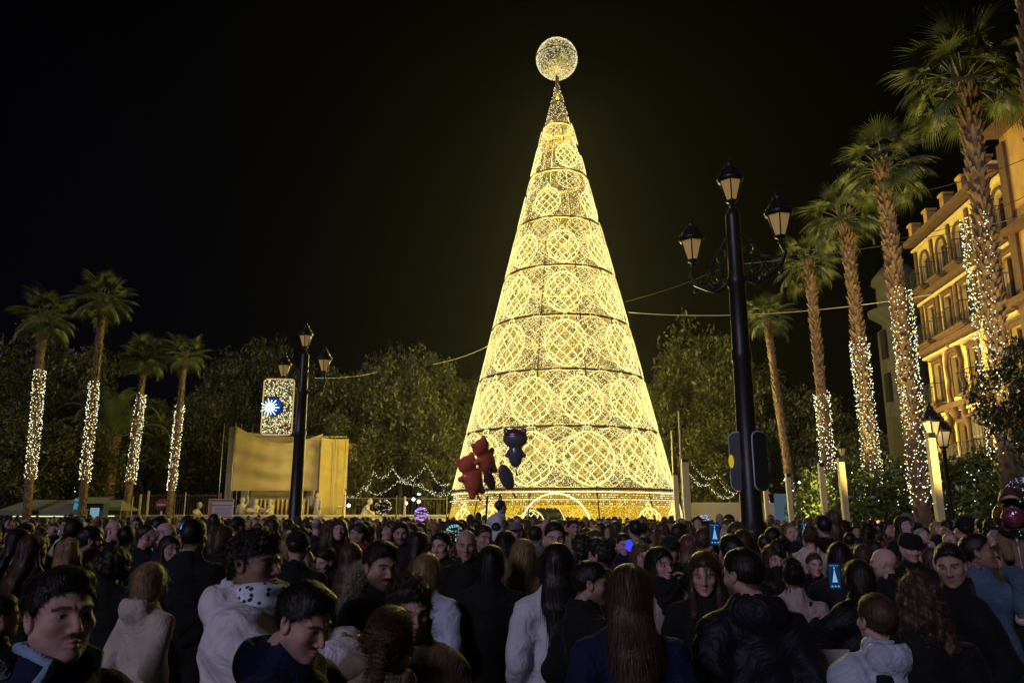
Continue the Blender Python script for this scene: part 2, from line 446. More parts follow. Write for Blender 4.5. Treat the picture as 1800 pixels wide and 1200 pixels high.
_t = GOLDP.node_tree; _e = [n for n in _t.nodes if n.type == 'EMISSION'][0]; _n = N(_t, 'ShaderNodeTexNoise'); _n.inputs['Scale'].default_value = 11; _n.inputs['Detail'].default_value = 8; _n.inputs['Roughness'].default_value = .75
_c = N(_t, 'ShaderNodeTexCoord'); _t.links.new(_c.outputs['Object'], _n.inputs[0]); _r = N(_t, 'ShaderNodeValToRGB'); _t.links.new(_n.outputs[0], _r.inputs[0]); _t.links.new(_r.outputs[0], _e.inputs[0])
_t2 = N(_t, 'ShaderNodeBsdfTransparent'); _m = N(_t, 'ShaderNodeMixShader'); _m.inputs[0].default_value = .42; _t.links.new(_t2.outputs[0], _m.inputs[1]); _t.links.new(_e.outputs[0], _m.inputs[2]); _t.links.new(_m.outputs[0], _t.nodes['Material Output'].inputs[0])
_r.color_ramp.elements[0].position = .36; _r.color_ramp.elements[0].color = (.16, .09, .004, 1); _r.color_ramp.elements[1].position = .66; _r.color_ramp.elements[1].color = (.95, .66, .10, 1)
tiers = [  # z bottom ring, z top ring, how many, phase at the front, width, height
 (3.15, 6.28, 12, .17, 2.55, 2.55), (6.28, 9.34, 12, .145, 2.15, 2.35), (9.34, 12.47, 8, 0.0, 2.15, 2.5), (12.47, 15.51, 8, -.01, 1.95, 2.3),
 (15.51, 18.66, 8, 0.0, 1.7, 1.95), (18.66, 21.95, 5, -.37, 1.55, 1.75), (21.95, 25.41, 4, .30, 1.35, 1.6)]
sd_ = 0
for (z0, z1, n, ph, w, h) in tiers:
    for k in range(n):
        sd_ += 1; bauble(FRONT+ph+2*PI*k/n, z0+h*.54+.12, w*1.06, h*1.08, sd_)
        bauble(FRONT+ph+2*PI*(k+.5)/n, z1-h*.40, w*1.0, h*.78, sd_+500, gold=False, thick=.019)
        if n >= 8:
            bauble(FRONT+ph+2*PI*(k+.25)/n, z0+h*.42, w*.95, h*.8, sd_+700, gold=False, thick=.0185, lift=.10)
            bauble(FRONT+ph+2*PI*(k+.75)/n, z0+h*.62, w*.95, h*.8, sd_+900, gold=False, thick=.0185, lift=.10)
for a in (-.98, -.66, .66, 1.02, 1.4, 1.8, 2.3, 2.9, 3.4, 3.9, 4.5):
    sd_ += 1; bauble(FRONT+a, 1.25, 1.9, 2.0, sd_, gold=False)
# portal
def arch_pts(c, lift, w=1.6, n=20, z1=1.35):
    pts = []
    for x, z in [(-w, 0), (-w, z1*.5)]+[(w*math.cos(t), z1+w*math.sin(t)*.98) for t in np.linspace(PI, 0, n)]+[(w, z1*.5), (w, 0)]:
        aa = c+x/6.2; r = tr(z)+lift; pts.append((r*math.cos(aa), r*math.sin(aa), z))
    return pts
MB().tube(arch_pts(ARCH_A, .14), .045, 6).obj('portal_arch', TUBEW, tree)
MB().tube(arch_pts(ARCH_A+PI+.30, .1), .03, 6).obj('portal_arch', TUBEW, tree)
# ball on top
BC = Vector((0, 0, 30.3)); BR = 1.27
ball = MB().sphere(BC, BR*.93, 24, 14).obj('top_ball', mat('ball_mesh', (.12, .105, .07), .6), tree)
n = 4200; d = rng.normal(size=(n, 3)); d /= np.linalg.norm(d, axis=1)[:, None]
bulbs('ball_bulb', np.array(BC)+d*(BR+.05*rng.random((n, 1))), warmcols(n, (.3, .3, .30, .05, .03, .01, .01))*np.array([.32, .30, .23]), .032, BULB, ball)
MB().tube([(BR*1.02*math.cos(2*PI*k/40), BR*1.02*math.sin(2*PI*k/40), 30.3+.12) for k in range(40)], .035, 5, closed=True).obj('ball_band', STEEL, ball)
MB().tube([(0, 0, 27.5), (0, 0, 29.2)], .12, 8).obj('mast', STEEL, tree)
# added point lights in the cone, standing in for the LEDs' light on the square
for zz_, en in ((2.2, 2300), (6.5, 2300), (11, 2000), (15.5, 1500), (20, 1100), (25, 600)):
    light('POINT', 'inner_lamp', (0, 0, zz_), en*7.6, (1, .84, .22), size=max(.4, tr(zz_)*.5), parent=tree)

# ---------------------------------------------------------------- palms
BARK = mat('palm_bark', (.24, .155, .08), .9, bump=.4, bscale=12, vary=.5, vscale=5)
FROND = mat('frond_green', (.10, .13, .03), .5, vary=.35, vscale=3)
TRUNK = mat('tree_bark', (.12, .09, .06), .95, bump=.5, bscale=20, vary=.4)
def trunk_mesh(H, r0, r1, seed):
    R = random.Random(seed); mb = MB(); bt = MB(); path = []; rad = []
    n = 24
    for i in range(n+1):
        t = i/n; path.append((.10*math.sin(t*2.2), .05*math.sin(t*3), H*t))
        rad.append(r0+(r1-r0)*t+.10*max(0, 1-t*9)+(.05*math.sin(t*21+seed)*.5))
    mb.tube(path, rad, 14)
    def pos(z): t = z/H; return .10*math.sin(t*2.2), .05*math.sin(t*3), r0+(r1-r0)*t
    z = 1.0; k = 0
    while z < H+.1:
        cx, cy, r = pos(z); nn = 9; big = 1+.75*max(0, (z/H-.72)/.28)+.18*math.sin(z*1.7+seed)
        for j in range(nn):
            if R.random() < .14: continue
            a = 2*PI*(j+.5*(k % 2))/nn+R.uniform(-.2, .2); L = .17*big*R.choice((.6, .8, 1, 1.2, 1.7)); w = .085*R.uniform(.7, 1.2); o = .10*big*R.uniform(.5, 1.3)
            e1 = Vector((math.cos(a), math.sin(a), 0)); e2 = Vector((-math.sin(a), math.cos(a), 0)); c = Vector((cx, cy, z+R.uniform(-.05, .05)))
            b = c+e1*(r-.03); tip = c+e1*(r+o)+Vector((0, 0, L))
            bt.add([b-e2*w, b+e2*w, tip+e2*w*.4, tip-e2*w*.4, b+Vector((0, 0, L*.8))-e2*w*.5, b+Vector((0, 0, L*.8))+e2*w*.5, ], [[0, 1, 2, 3], [3, 2, 5, 4], [0, 3, 4], [1, 5, 2]])
        z += .125; k += 1
    return mb.mesh('trunk', [BARK]), bt.mesh('leaf_base', [BARK])
def frond_mesh(seed, pet=1.15, L=1.05, droop=.5):
    R = random.Random(seed); mb = MB()
    pp = []
    for i in range(7):
        t = i/6; pp.append(Vector((pet*t, 0, .18*math.sin(t*PI*.5)-.32*droop*t*t)))
    mb.tube(pp, [.035-.018*i/6 for i in range(7)], 5)
    hub = pp[-1]; dirv = (pp[-1]-pp[-2]).normalized(); nseg = 38
    side = Vector((0, 1, 0)); upv = side.cross(dirv)*-1
    if upv.z < 0: upv = -upv
    for k in range(nseg):
        th = (k/(nseg-1)-.5)*math.radians(250); l = L*(1-.22*abs(math.sin(th*.6)))*R.uniform(.8, 1.25)
        d = dirv*math.cos(th)+side*math.sin(th); pr = []
        dd = d.copy(); p = hub.copy(); w0 = .034
        wv = d.cross(upv).normalized(); vs = []
        for i in range(6):
            t = i/5; wd = w0*(.25+1.6*t if t < .4 else .9*(1-(t-.4)/.62))
            fold = upv*(.018 if i not in (0, 5) else 0)
            vs += [p-wv*wd, p+fold, p+wv*wd]
            dd = (d+Vector((0, 0, -1))*(droop*3.0*max(0, t-.25)**1.3+.08*abs(th)*t)).normalized(); p = p+dd*l/5
        fs = []
        for i in range(5):
            fs += [[i*3, i*3+1, i*3+4, i*3+3], [i*3+1, i*3+2, i*3+5, i*3+4]]
        mb.add(vs, fs)
    return mb.mesh('frond', [FROND])
TM = [trunk_mesh(11.0, .30, .24, s) for s in (1, 2)]
FM = [frond_mesh(1, 1.2, 1.15, .9), frond_mesh(2, 1.0, 1.15, 1.2), frond_mesh(3, 1.35, 1.0, .45), frond_mesh(4, 1.1, 1.05, 1.6)]
def palm(xb, xt, yt, Y, label, seed, nf=34, wide=1.0, group=None, lights=None, fs=1.0):
    B = ground(xb, Y); T = at(xt, yt, Y); R = random.Random(seed)
    t = thing('palm_tree', label, 'palm tree', B, group=group)
    d = T-B; H = d.length
    t.rotation_euler = d.to_track_quat('Z', 'Y').to_euler()
    tm, bm = TM[seed % 2]
    sc = (wide, wide, H/11.0); rz = seed*1.3
    obj('trunk', tm, t, scale=sc, rot=(0, 0, rz)); obj('leaf_base', bm, t, scale=sc, rot=(0, 0, rz), kind='stuff')
    for i in range(nf):
        u = (i+.5)/nf; el = math.radians(82-108*u+R.uniform(-12, 12)); az = i*2.39996+R.uniform(-.2, .2)
        m = FM[2] if u < .2 else (FM[0] if u < .55 else FM[3 if R.random() < .6 else 1])
        obj('frond', m, t, loc=(.12*math.cos(az), .12*math.sin(az), H+.15-.25*u), rot=(R.uniform(-.35, .35), -el*.85, az), scale=fs*R.uniform(.88, 1.12))
    if lights:
        z0, z1, n, strands = lights
        s = thing('string_lights', lights_label(label), 'string lights', B, group='string lights wound round the palm trunks')
        s.rotation_euler = t.rotation_euler
        P = []; wires = MB()
        for k in range(strands):
            a0 = 2*PI*k/strands+R.uniform(-.15, .15); m_ = n//strands; pth = []
            for j in range(m_):
                u = (j+.5)/m_; zz = z0+(z1-z0)*u+R.uniform(-.05, .05)
                rr = (.34*wide+.02)+R.uniform(0, .07); a = a0+.25*math.sin(u*9+k)+.6*u+R.uniform(-.28, .28)
                cx, cy = .10*math.sin(zz/H*2.2)*wide, .05*math.sin(zz/H*3)*wide
                p = (cx+rr*math.cos(a), cy+rr*math.sin(a), zz); P.append((p[0]+R.uniform(-.02,.02), p[1]+R.uniform(-.02,.02), p[2]+R.uniform(-.1,.1)))
                if j % 4 == 0: pth.append(p)
            wires.tube(pth, .006, 3, cap=False)
        c = warmcols(len(P), (.42, .26, .10, .10, .05, .02, .05))
        bulbs('bulb', P, c, lights_size(Y), BULBP, s)
        wires.obj('wire', mat('green_wire', (.02, .03, .02), .6), s)
        zz = (z0+z1)/2
    return t
def lights_label(l): return 'string lights round the '+l.replace(' with a lit trunk', '').replace(', its trunk crossing the facade', '').replace(' with only its lower trunk lit', '').replace('shorter looking ', '').replace('tallest looking ', '')
def lights_size(Y): return .010+.00034*Y
G1 = 'fan palms in a row before the yellow building'
palm(1782, 1692, 150, 18.6, 'largest fan palm before the yellow building, its trunk crossing the facade', 3, 30, .82, G1, (3.2, 9.2, 900, 15), .80)
palm(1622, 1553, 303, 23.4, 'fan palm just left of the yellow building corner', 4, 28, .76, G1, (2.2, 8.6, 950, 15), .74)
palm(1541, 1483, 388, 27.6, 'third lit fan palm from the right edge', 5, 26, .74, G1, (2.8, 8.0, 700, 14), .70)
palm(1463, 1420, 468, 32.9, 'shorter looking fan palm between two pale pylons with only its lower trunk lit', 6, 26, .72, G1, (2.4, 6.9, 520, 12), .68)
palm(1402, 1348, 560, 41.7, 'unlit slim fan palm just right of the near street lamp', 7, 26, .66, G1, None, .70)
palm(1850, 1788, -230, 14.2, 'fan palm cut off by the upper right corner of the view', 8, 30, .85, G1, None, 1.0)
G2 = 'fan palms on the dark left side of the square'
palm(50, 79, 562, 42.5, 'leftmost fan palm of the left side with a lit trunk', 9, 34, .68, G2, (3.8, 9.7, 560, 12), .82)
palm(143, 181, 532, 39.0, 'tallest looking slim fan palm of the left side with a lit trunk', 10, 34, .58, G2, (3.5, 8.4, 460, 11), .74)
palm(221, 256, 632, 48.0, 'fan palm with drooping dead skirt left of the feather palm with a lit trunk', 11, 32, .66, G2, (3.8, 9.2, 460, 11), .74)
palm(296, 325, 628, 48.5, 'fan palm of the left side closest to the covered monument with a lit trunk', 12, 32, .6, G2, (3.4, 8.6, 430, 11), .7)
# feather palm behind the left row
fp = thing('feather_palm', 'dim date palm with arching feather leaves between the left fan palms', 'palm tree', ground(180, 53))
obj('trunk', TM[0][0], fp, scale=(1.3, 1.3, .62)); obj('leaf_base', TM[0][1], fp, scale=(1.3, 1.3, .62), kind='stuff')
def feather_mesh():
    mb = MB(); pts = []
    for i in range(13):
        t = i/12; pts.append(Vector((3.4*math.sin(t*1.5)/1.0, 0, 1.6*math.sin(t*2.2)-1.6*t*t)))
    mb.tube(pts, [.04*(1-i/14) for i in range(13)], 4)
    for i in range(1, 60):
        t = .12+.88*i/60; k = min(11, int(t*12)); f = t*12-k; p = pts[k].lerp(pts[k+1], f); d = (pts[k+1]-pts[k]).normalized()
        L = .62*math.sin(min(1, t*1.25+.1)*PI*.85+.2)+.1
        for sg in (-1, 1):
            q = p+(Vector((0, sg*.85, -.25))+d*.65)*L; w = d*.028
            mb.add([p-w, p+w, q+Vector((0, 0, -.05))], [[0, 1, 2]])
    return mb.mesh('feather_leaf', [FROND])
fm_ = feather_mesh()
for i in range(26):
    u = i/26; obj('feather_leaf', fm_, fp, loc=(0, 0, 6.9), rot=(0, -math.radians(62-80*u), i*2.4), scale=1.15)

# ---------------------------------------------------------------- broadleaf trees
def crown_mesh(name, seed, rx, rz, leaf, clumps, per, m):
    R = np.random.default_rng(seed)
    d = R.normal(size=(clumps, 3)); d /= np.linalg.norm(d, axis=1)[:, None]
    rad = R.random(clumps)**.45
    c = d*rad[:, None]*np.array([rx, rx, rz]); cr = (.16+.16*R.random(clumps))*rx
    P = []; 
    for i in range(clumps):
        q = R.normal(size=(per, 3)); q /= np.linalg.norm(q, axis=1)[:, None]
        P.append(c[i]+q*(R.random((per, 1))**.5)*cr[i]*np.array([1, 1, .75]))
    P = np.concatenate(P); n = len(P)
    u = R.normal(size=(n, 3)); u /= np.linalg.norm(u, axis=1)[:, None]; w = R.normal(size=(n, 3)); w -= (w*u).sum(1)[:, None]*u; w /= np.linalg.norm(w, axis=1)[:, None]
    s = leaf*(.6+.8*R.random((n, 1)))
    V = np.stack([P-u*s, P-w*s*.42, P+u*s, P+w*s*.42], 1).reshape(-1, 3); F = np.arange(n*4).reshape(-1, 4)
    return make_mesh(name, V, F, [m])
LEAF = mat('leaf_dark', (.036, .041, .008), .5, vary=.5, vscale=.8, vcol=(.050, .048, .009))
LEAFO = mat('orange_tree_leaf', (.06, .10, .018), .38, vary=.5, vscale=1.5, vcol=(.10, .13, .025))
CM = [crown_mesh('crown', s, 3.4, 3.2, .125, 110, 120, LEAF) for s in (1, 2, 3)]
OM = [crown_mesh('crown', 10+s, 1.7, 1.35, .085, 90, 95, LEAFO) for s in (1, 2)]
def limb_mesh(seed, H, spread):
    R = random.Random(seed); mb = MB()
    mb.tube([(0, 0, 0), (.05, 0, H*.25), (0, .08, H*.5)], [.22, .17, .15], 8)
    for k in range(6):
        a = k*PI/3+R.uniform(-.3, .3); s = spread*R.uniform(.6, 1)
        mb.tube([(0, .08, H*.48), (s*.4*math.cos(a), s*.4*math.sin(a), H*.7), (s*math.cos(a), s*math.sin(a), H*R.uniform(.9, 1.15))], [.10, .07, .03], 5)
    return mb.mesh('trunk', [TRUNK])
LM = [limb_mesh(s, 6, 2.2) for s in (1, 2)]; LO = limb_mesh(5, 2.6, .9)
def tree_(x, Y, top_y, cw, label, seed, group=None, ch=None):
    """broadleaf tree whose top shows at top_y; cw crown radius"""
    B = ground(x, Y); H = at(x, top_y, Y).z; R = random.Random(seed)
    t = thing('tree', label, 'tree', B, R.uniform(0, 6), group)
    sz = ch or max(1.6, H*.38)
    obj('trunk', LM[seed % 2], t, scale=(1, 1, (H-sz)/6*1.0))
    obj('crown', CM[seed % 3], t, loc=(0, 0, H-sz), scale=(cw/3.4, cw/3.4, sz/3.2))
    return t
GB = 'dark trees behind the square'
lb = 'dark leafy tree in the grove behind the square between left street lamp and lit tree'
for i, (x, Y, ty, cw) in enumerate([(590, 62, 652, 3.6), (645, 66, 625, 4.0), (700, 60, 640, 3.4), (745, 64, 612, 3.8), (800, 68, 640, 3.8), (850, 70, 660, 3.6), (545, 68, 640, 3.8), (620, 58, 730, 3.0), (690, 72, 618, 4), (770, 58, 735, 3.0)]):
    tree_(x, Y, ty, cw, lb, 20+i, GB)
lb = 'dark leafy tree behind the covered monument'
for i, (x, Y, ty, cw) in enumerate([(395, 70, 610, 3.8), (450, 74, 592, 4.0), (500, 70, 640, 3.6), (360, 66, 690, 3.4), (430, 66, 730, 3.2)]):
    tree_(x, Y, ty, cw, lb, 40+i, 'dark trees behind the covered monument')
lb = 'dark leafy tree among the palms at the far left'
for i, (x, Y, ty, cw) in enumerate([(10, 58, 560, 3.8), (95, 56, 600, 3.8), (60, 60, 640, 3.6), (250, 60, 700, 3.8), (120, 50, 740, 3.2), (20, 46, 720, 3.0), (190, 60, 745, 3.5), (335, 64, 700, 3.4), (-40, 50, 620, 3.4)]):
    tree_(x, Y, ty, cw, lb, 50+i, 'dark trees among the left palms')
lb = 'leafy tree behind the square between the lit tree and the palms'
for i, (x, Y, ty, cw) in enumerate([(1250, 62, 565, 4.2), (1195, 66, 640, 3.8), (1290, 60, 650, 3.6), (1345, 66, 650, 3.8), (1440, 62, 680, 3.6), (1400, 70, 720, 3.6), (1500, 60, 760, 3.4), (1160, 60, 680, 3.0), (1270, 56, 740, 3.2), (1560, 55, 770, 3.2)]):
    tree_(x, Y, ty, cw, lb, 70+i, 'trees between the lit tree and the palms')
# string lights in the lower crowns
def garland(label, pts, n, size, green=False, group=None, sag=.5):
    o = thing('string_lights', label, 'string lights', pts[0], group=group); P = []; wires = MB(); p0 = Vector(pts[0])
    L = [ (Vector(pts[i])-p0, Vector(pts[i+1])-p0) for i in range(len(pts)-1)]
    for a, b in L:
        pth = []
        for j in range(13):
            t = j/12; p = a.lerp(b, t); p.z -= sag*4*t*(1-t); pth.append(p)
        wires.tube(pth, .008, 3, cap=False); k = max(2, int(n/len(L)))
        for j in range(k):
            t = (j+.5)/k; p = a.lerp(b, t); p.z -= sag*4*t*(1-t)
            P.append((p.x+random.uniform(-.07, .07), p.y+random.uniform(-.07, .07), p.z+random.uniform(-.08, .08)))
    c = WARM[rng.choice(7, len(P), p=(.25, .3, .2, .03, .06, .08, .08))]*(.3+rng.random((len(P), 1)))
    bulbs('bulb', P, c, size, BULBP, o); wires.obj('wire', MATS['green_wire'], o); return o
def pp(l, Y): return [at(x, y, Y) for x, y in l]
GG = 'string lights sagging between low branches'
garland('string lights sagging over the low railings right of the covered monument', pp([(603, 862), (640, 855), (655, 828), (690, 822), (720, 835), (785, 862)], 50), 150, .017, group=GG)
garland('string lights looping over branches left of the lit tree', pp([(640, 860), (700, 845), (750, 815), (790, 850)], 49), 130, .017, group=GG)
garland('string lights hanging low beside the foot of the lit tree', pp([(690, 820), (740, 850), (795, 862)], 51), 90, .017, group=GG)
garland('string lights looping through branches left of the near street lamp', pp([(1205, 818), (1245, 850), (1292, 866)], 47), 110, .017, group=GG)
garland('upper string lights left of the near street lamp', pp([(1215, 812), (1262, 836), (1300, 862)], 48), 80, .017, group=GG)
garland('string lights right behind the near street lamp post', pp([(1335, 830), (1350, 850), (1352, 880)], 48), 40, .017, group=GG)

# low round orange trees with lights in them, right
GO = 'orange trees full of small lights before the yellow building'
for i, (x, Y, ty, w) in enumerate([(1690, 25.5, 796, 1.0), (1745, 24.5, 800, 1.0), (1600, 27.5, 800, 1.05), (1545, 30, 808, 1.05), (1495, 32, 812, 1.0), (1650, 28, 800, 1.0), (1790, 23.0, 810, 1.0), (1450, 36, 822, 1.0)]):
    lab = ['bushy orange tree right of the palm at the building corner', 'bushy orange tree below the barred window of the yellow building', 'bushy orange tree behind the person in a grey hood', 'bushy orange tree between the two pylons and the lit palms', 'bushy orange tree just right of the paired pale pylons', 'bushy orange tree behind the tall pylon on the right', 'bushy orange tree at the right edge behind the clear balloons', 'small bushy orange tree left of the paired pale pylons'][i]
    B = ground(x, Y); H = at(x, ty, Y).z
    t = thing('orange_tree', lab, 'tree', B, i*1.1, GO)
    obj('trunk', LO, t, scale=(1, 1, 1)); obj('crown', OM[i % 2], t, loc=(0, 0, H-1.45), scale=(w*1.05, w*1.05, w*1.1))
    n = 95; d = rng.normal(size=(n, 3)); d /= np.linalg.norm(d, axis=1)[:, None]
    P = d*np.array([1.8, 1.8, 1.5])*(.75+.3*rng.random((n, 1)))
    s = thing('string_lights', 'tiny lights in the '+lab, 'string lights', (B.x, B.y, H-1.45), group='string lights in the orange trees')
    bulbs('bulb', P, WARM[rng.choice(7, n, p=(.3, .25, .2, .05, .12, .04, .04))]*(.25+1.1*rng.random((n, 1))**2), .022, BULBP, s)
# dark branch of a nearer tree over the right edge
nt_ = thing('tree', 'dark leafy tree reaching in from the right edge over the biggest lit palm', 'tree', ground(1868, 14.0))
obj('trunk', LO, nt_, scale=(1.0, 1.0, 1.2)); obj('crown', CM[0], nt_, loc=(-.1, 0, 3.9), scale=(.28, .35, .40))
# ---------------------------------------------------------------- yellow building on the right
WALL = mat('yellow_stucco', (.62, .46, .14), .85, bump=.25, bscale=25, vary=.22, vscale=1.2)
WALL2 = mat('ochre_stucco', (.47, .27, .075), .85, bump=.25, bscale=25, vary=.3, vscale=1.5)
TRIM = mat('red_ochre_trim', (.105, .050, .022), .8, bump=.2, bscale=20, vary=.3, vscale=3)
CREAM = mat('cream_trim', (.60, .47, .24), .75, vary=.2)
WOOD = mat('dark_wood', (.09, .045, .02), .6, vary=.4, vscale=8)
GLASS = mat('dark_glass', (.02, .02, .018), .12)
IRON = mat('black_iron', (.012, .012, .013), .45, .3)
F0 = Vector((20.6, 37.8, 0)); DX = Vector((-.127, -.992, 0)).normalized(); FA = math.atan2(DX.y, DX.x)
bld = thing('apartment_building', 'yellow stucco building with ochre trim, arched top windows and iron balconies', 'building', F0, FA)
# facade local frame: x toward the camera, y into the building, z up
def wall_openings(x0, x1, z0, z1, ops, y0, th, m, name='wall'):
    """wall panel with rectangular/arched holes"""
    mb = MB(); xs = sorted({x0, x1, *[o[0]-o[2]/2 for o in ops], *[o[0]+o[2]/2 for o in ops]})
    for i in range(len(xs)-1):
        a, b = xs[i], xs[i+1]; c = (a+b)/2; zs = z0
        for o in sorted([o for o in ops if o[0]-o[2]/2 < c < o[0]+o[2]/2], key=lambda o: o[1]):
            if o[1] > zs: mb.box(((a+b)/2, y0+th/2, (zs+o[1])/2), (b-a, th, o[1]-zs))
            zs = o[1]+o[3]
            if o[4]:   # arch filler: spandrels
                n = 10; w = o[2]/2; zc = zs-w
                for k in range(n):
                    t0, t1 = PI*k/n, PI*(k+1)/n
                    xa, xb = o[0]+w*math.cos(t0), o[0]+w*math.cos(t1); za, zb = zc+w*math.sin(t0), zc+w*math.sin(t1)
                    mb.add([(xa, y0, za), (xa, y0, zs), (xb, y0, zs), (xb, y0, zb)], [[0, 1, 2, 3]])
                    mb.add([(xa, y0, za), (xb, y0, zb), (xb, y0+th, zb), (xa, y0+th, za)], [[0, 1, 2, 3]])
        if zs < z1: mb.box(((a+b)/2, y0+th/2, (zs+z1)/2), (b-a, th, z1-zs))
    return mb.obj(name, m, bld)
def window(x, z, w, h, arch=False, shutter=False):
    f = MB(); y = .22
    f.box((x-w/2+.04, y, z+h/2), (.08, .07, h)); f.box((x+w/2-.04, y, z+h/2), (.08, .07, h)); f.box((x, y, z+.05), (w-.16, .07, .1)); f.box((x, y, z+h-.05 if not arch else z+h-w/2), (w-.16, .07, .08)); f.box((x, y, z+h/2-.02), (.09, .06, h-.3))
    fr = f.obj('window', WOOD, bld)
    for s in (-1, 1): MB().box((x+s*w/4, y+.045, z+h/2), (w/2-.02, .012, h-.02)).obj('pane', GLASS, fr)
    if not arch: 
        t = MB(); t.box((x, -.035, z+h+.09), (w+.34, .07, .18)); t.box((x-w/2-.09, -.03, z+h/2), (.16, .06, h-.02)); t.box((x+w/2+.09, -.03, z+h/2), (.16, .06, h-.02)); t.box((x, -.07, z+h+.23), (w+.5, .14, .09))
        t.obj('window_surround', TRIM, bld)
    else:
        t = MB(); w2 = w/2+.09; zc = z+h-w/2
        t.tube([(x-w2, -.02, z)]+[(x+w2*math.cos(a), -.02, zc+w2*math.sin(a)) for a in np.linspace(PI, 0, 13)]+[(x+w2, -.02, z)], .085, 6, sm=False)
        t.obj('window_surround', TRIM, bld)
def balcony(x, z, w, d=.62, h=1.0):
    s = MB(); s.box((x, -d/2-.003, z), (w, d, .12)); s.box((x, -d/2+.05, z-.1), (w-.2, d-.12, .08)); b = s.obj('balcony', TRIM, bld)
    r = MB()
    for zz in (.12, h): r.tube([(x-w/2+.03, -.02, z+zz), (x-w/2+.03, -d+.04, z+zz), (x+w/2-.03, -d+.04, z+zz), (x+w/2-.03, -.02, z+zz)], .022, 4)
    n = int((w+2*d)/.13)
    for i in range(n+1):
        q = i*(w-.06+2*d-.08)/n
        if q < d-.06: p = (x-w/2+.03, -.02-q)
        elif q < d-.06+w-.06: p = (x-w/2+.03+q-(d-.06), -d+.04)
        else: p = (x+w/2-.03, -d+.04+(q-(d-.06)-(w-.06)))
        r.tube([(p[0], p[1], z+.06), (p[0], p[1], z+h)], .011, 3, cap=False)
    r.obj('railing', IRON, b)
XS = [.35, 2.35, 4.3, 6.3, 8.1]
LV = [(.6, 2.3, 3.4), (4.2, 1.75, 4.1), (7.15, 1.85, 7.0), (10.15, 1.75, 9.95), (12.95, 1.65, 12.8)]
ops = []
for i, (z, h, bz) in enumerate(LV):
    for x in XS: ops.append((x+.25, z, .86, h, i == 4))
wall_openings(-.5, 9.1, 0, 15.3, ops, 0, .35, [WALL])
for i, (z, h, bz) in enumerate(LV):
    for x in XS: window(x+.25, z, .86, h, i == 4)
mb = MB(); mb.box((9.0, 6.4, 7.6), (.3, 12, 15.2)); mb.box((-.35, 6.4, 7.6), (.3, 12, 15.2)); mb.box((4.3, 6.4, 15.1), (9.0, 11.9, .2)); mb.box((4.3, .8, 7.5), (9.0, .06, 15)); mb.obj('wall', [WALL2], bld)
for z, d, hh, m in ((3.75, .30, .22, TRIM), (6.75, .34, .24, TRIM), (9.7, .42, .28, TRIM), (12.45, .36, .26, TRIM), (12.18, .2, .12, CREAM), (9.42, .24, .12, CREAM), (6.5, .2, .12, CREAM), (15.02, .2, .1, CREAM), (15.36, .55, .26, TRIM), (15.56, .40, .14, CREAM)):
    MB().box((4.25, -d/2-.002, z), (9.5, d, hh)).obj('cornice', m, bld)
for x in (-.38, 1.6, 3.6, 5.55, 7.5):
    for z0, z1 in ((12.6, 14.95), (9.86, 12.1)):
        MB().box((x, -.05, (z0+z1)/2), (.24, .1, z1-z0)).obj('pilaster', TRIM, bld)
for x in (-.38, 1.62, 3.6, 5.55, 7.5):
    q = MB(); q.box((x, .05, 16.0), (.42, .42, .75)); q.box((x, .05, 16.42), (.54, .54, .12)); q.box((x, .05, 15.66), (.5, .5, .1)); q.obj('parapet_post', WALL2, bld)
MB().box((4.25, .1, 15.72), (9.3, .22, .2)).obj('parapet', WALL2, bld)
for x, z, w in ((.6, 9.95, 1.5), (3.6, 9.95, 3.2), (.6, 6.98, 1.3), (4.55, 6.98, 1.4), (8.35, 9.95, 1.5), (8.35, 6.98, 1.4), (6.55, 9.95, 1.4), (.6, 12.72, 1.3), (2.6, 12.72, 1.3), (4.55, 12.72, 1.3), (8.35, 12.72, 1.3), (3.2, 4.0, 3.4), (8.3, 4.0, 1.4)):
    balcony(x, z, w)
# ornate centre piece with scroll gable round the second-floor window, barred window with little roof
orn = MB()
for s in (-1, 1):
    x = 2.6
    orn.tube([(x+s*.72, -.08, 6.95), (x+s*.85, -.1, 7.5), (x+s*.62, -.1, 7.9), (x+s*.8, -.1, 8.6), (x+s*.55, -.1, 9.2), (x+s*.2, -.1, 9.45)], [.13, .10, .12, .09, .12, .06], 6)
    orn.tube([(x+s*1.05, -.14, 3.9), (x+s*1.05, -.16, 5.6), (x+s*1.15, -.2, 5.9), (x+s*.75, -.2, 6.25), (x+s*.95, -.2, 6.6), (x+s*.4, -.2, 6.55), (x+s*.15, -.2, 6.8)], [.17, .14, .22, .14, .18, .1, .1], 7)
    orn.sphere((x+s*1.05, -.2, 6.0), .2, 8, 6)
orn.sphere((2.6, -.22, 6.35), .26, 10, 8); orn.sphere((2.6, -.16, 9.5), .18, 8, 6)
orn.obj('carved_surround', TRIM, bld)
gr = MB()
for k in range(8): gr.tube([(4.2+k*.105, -.3, 4.25), (4.2+k*.105, -.3, 6.0)], .012, 4)
for zz in (4.3, 5.15, 5.95): gr.tube([(4.18, -.02, zz), (4.18, -.3, zz), (4.95, -.3, zz), (4.95, -.02, zz)], .014, 4)
gr.obj('window_grille', mat('pale_iron', (.35, .33, .28), .5), bld)
MB().add([(4.0, -.45, 6.08), (5.15, -.45, 6.08), (5.15, -.02, 6.38), (4.0, -.02, 6.38), (4.0, -.45, 6.02), (5.15, -.45, 6.02), (5.15, -.02, 6.02), (4.0, -.02, 6.02)], [[0, 1, 2, 3], [4, 7, 6, 5], [0, 4, 5, 1], [1, 5, 6, 2], [0, 3, 7, 4]]).obj('window_hood', TRIM, bld)
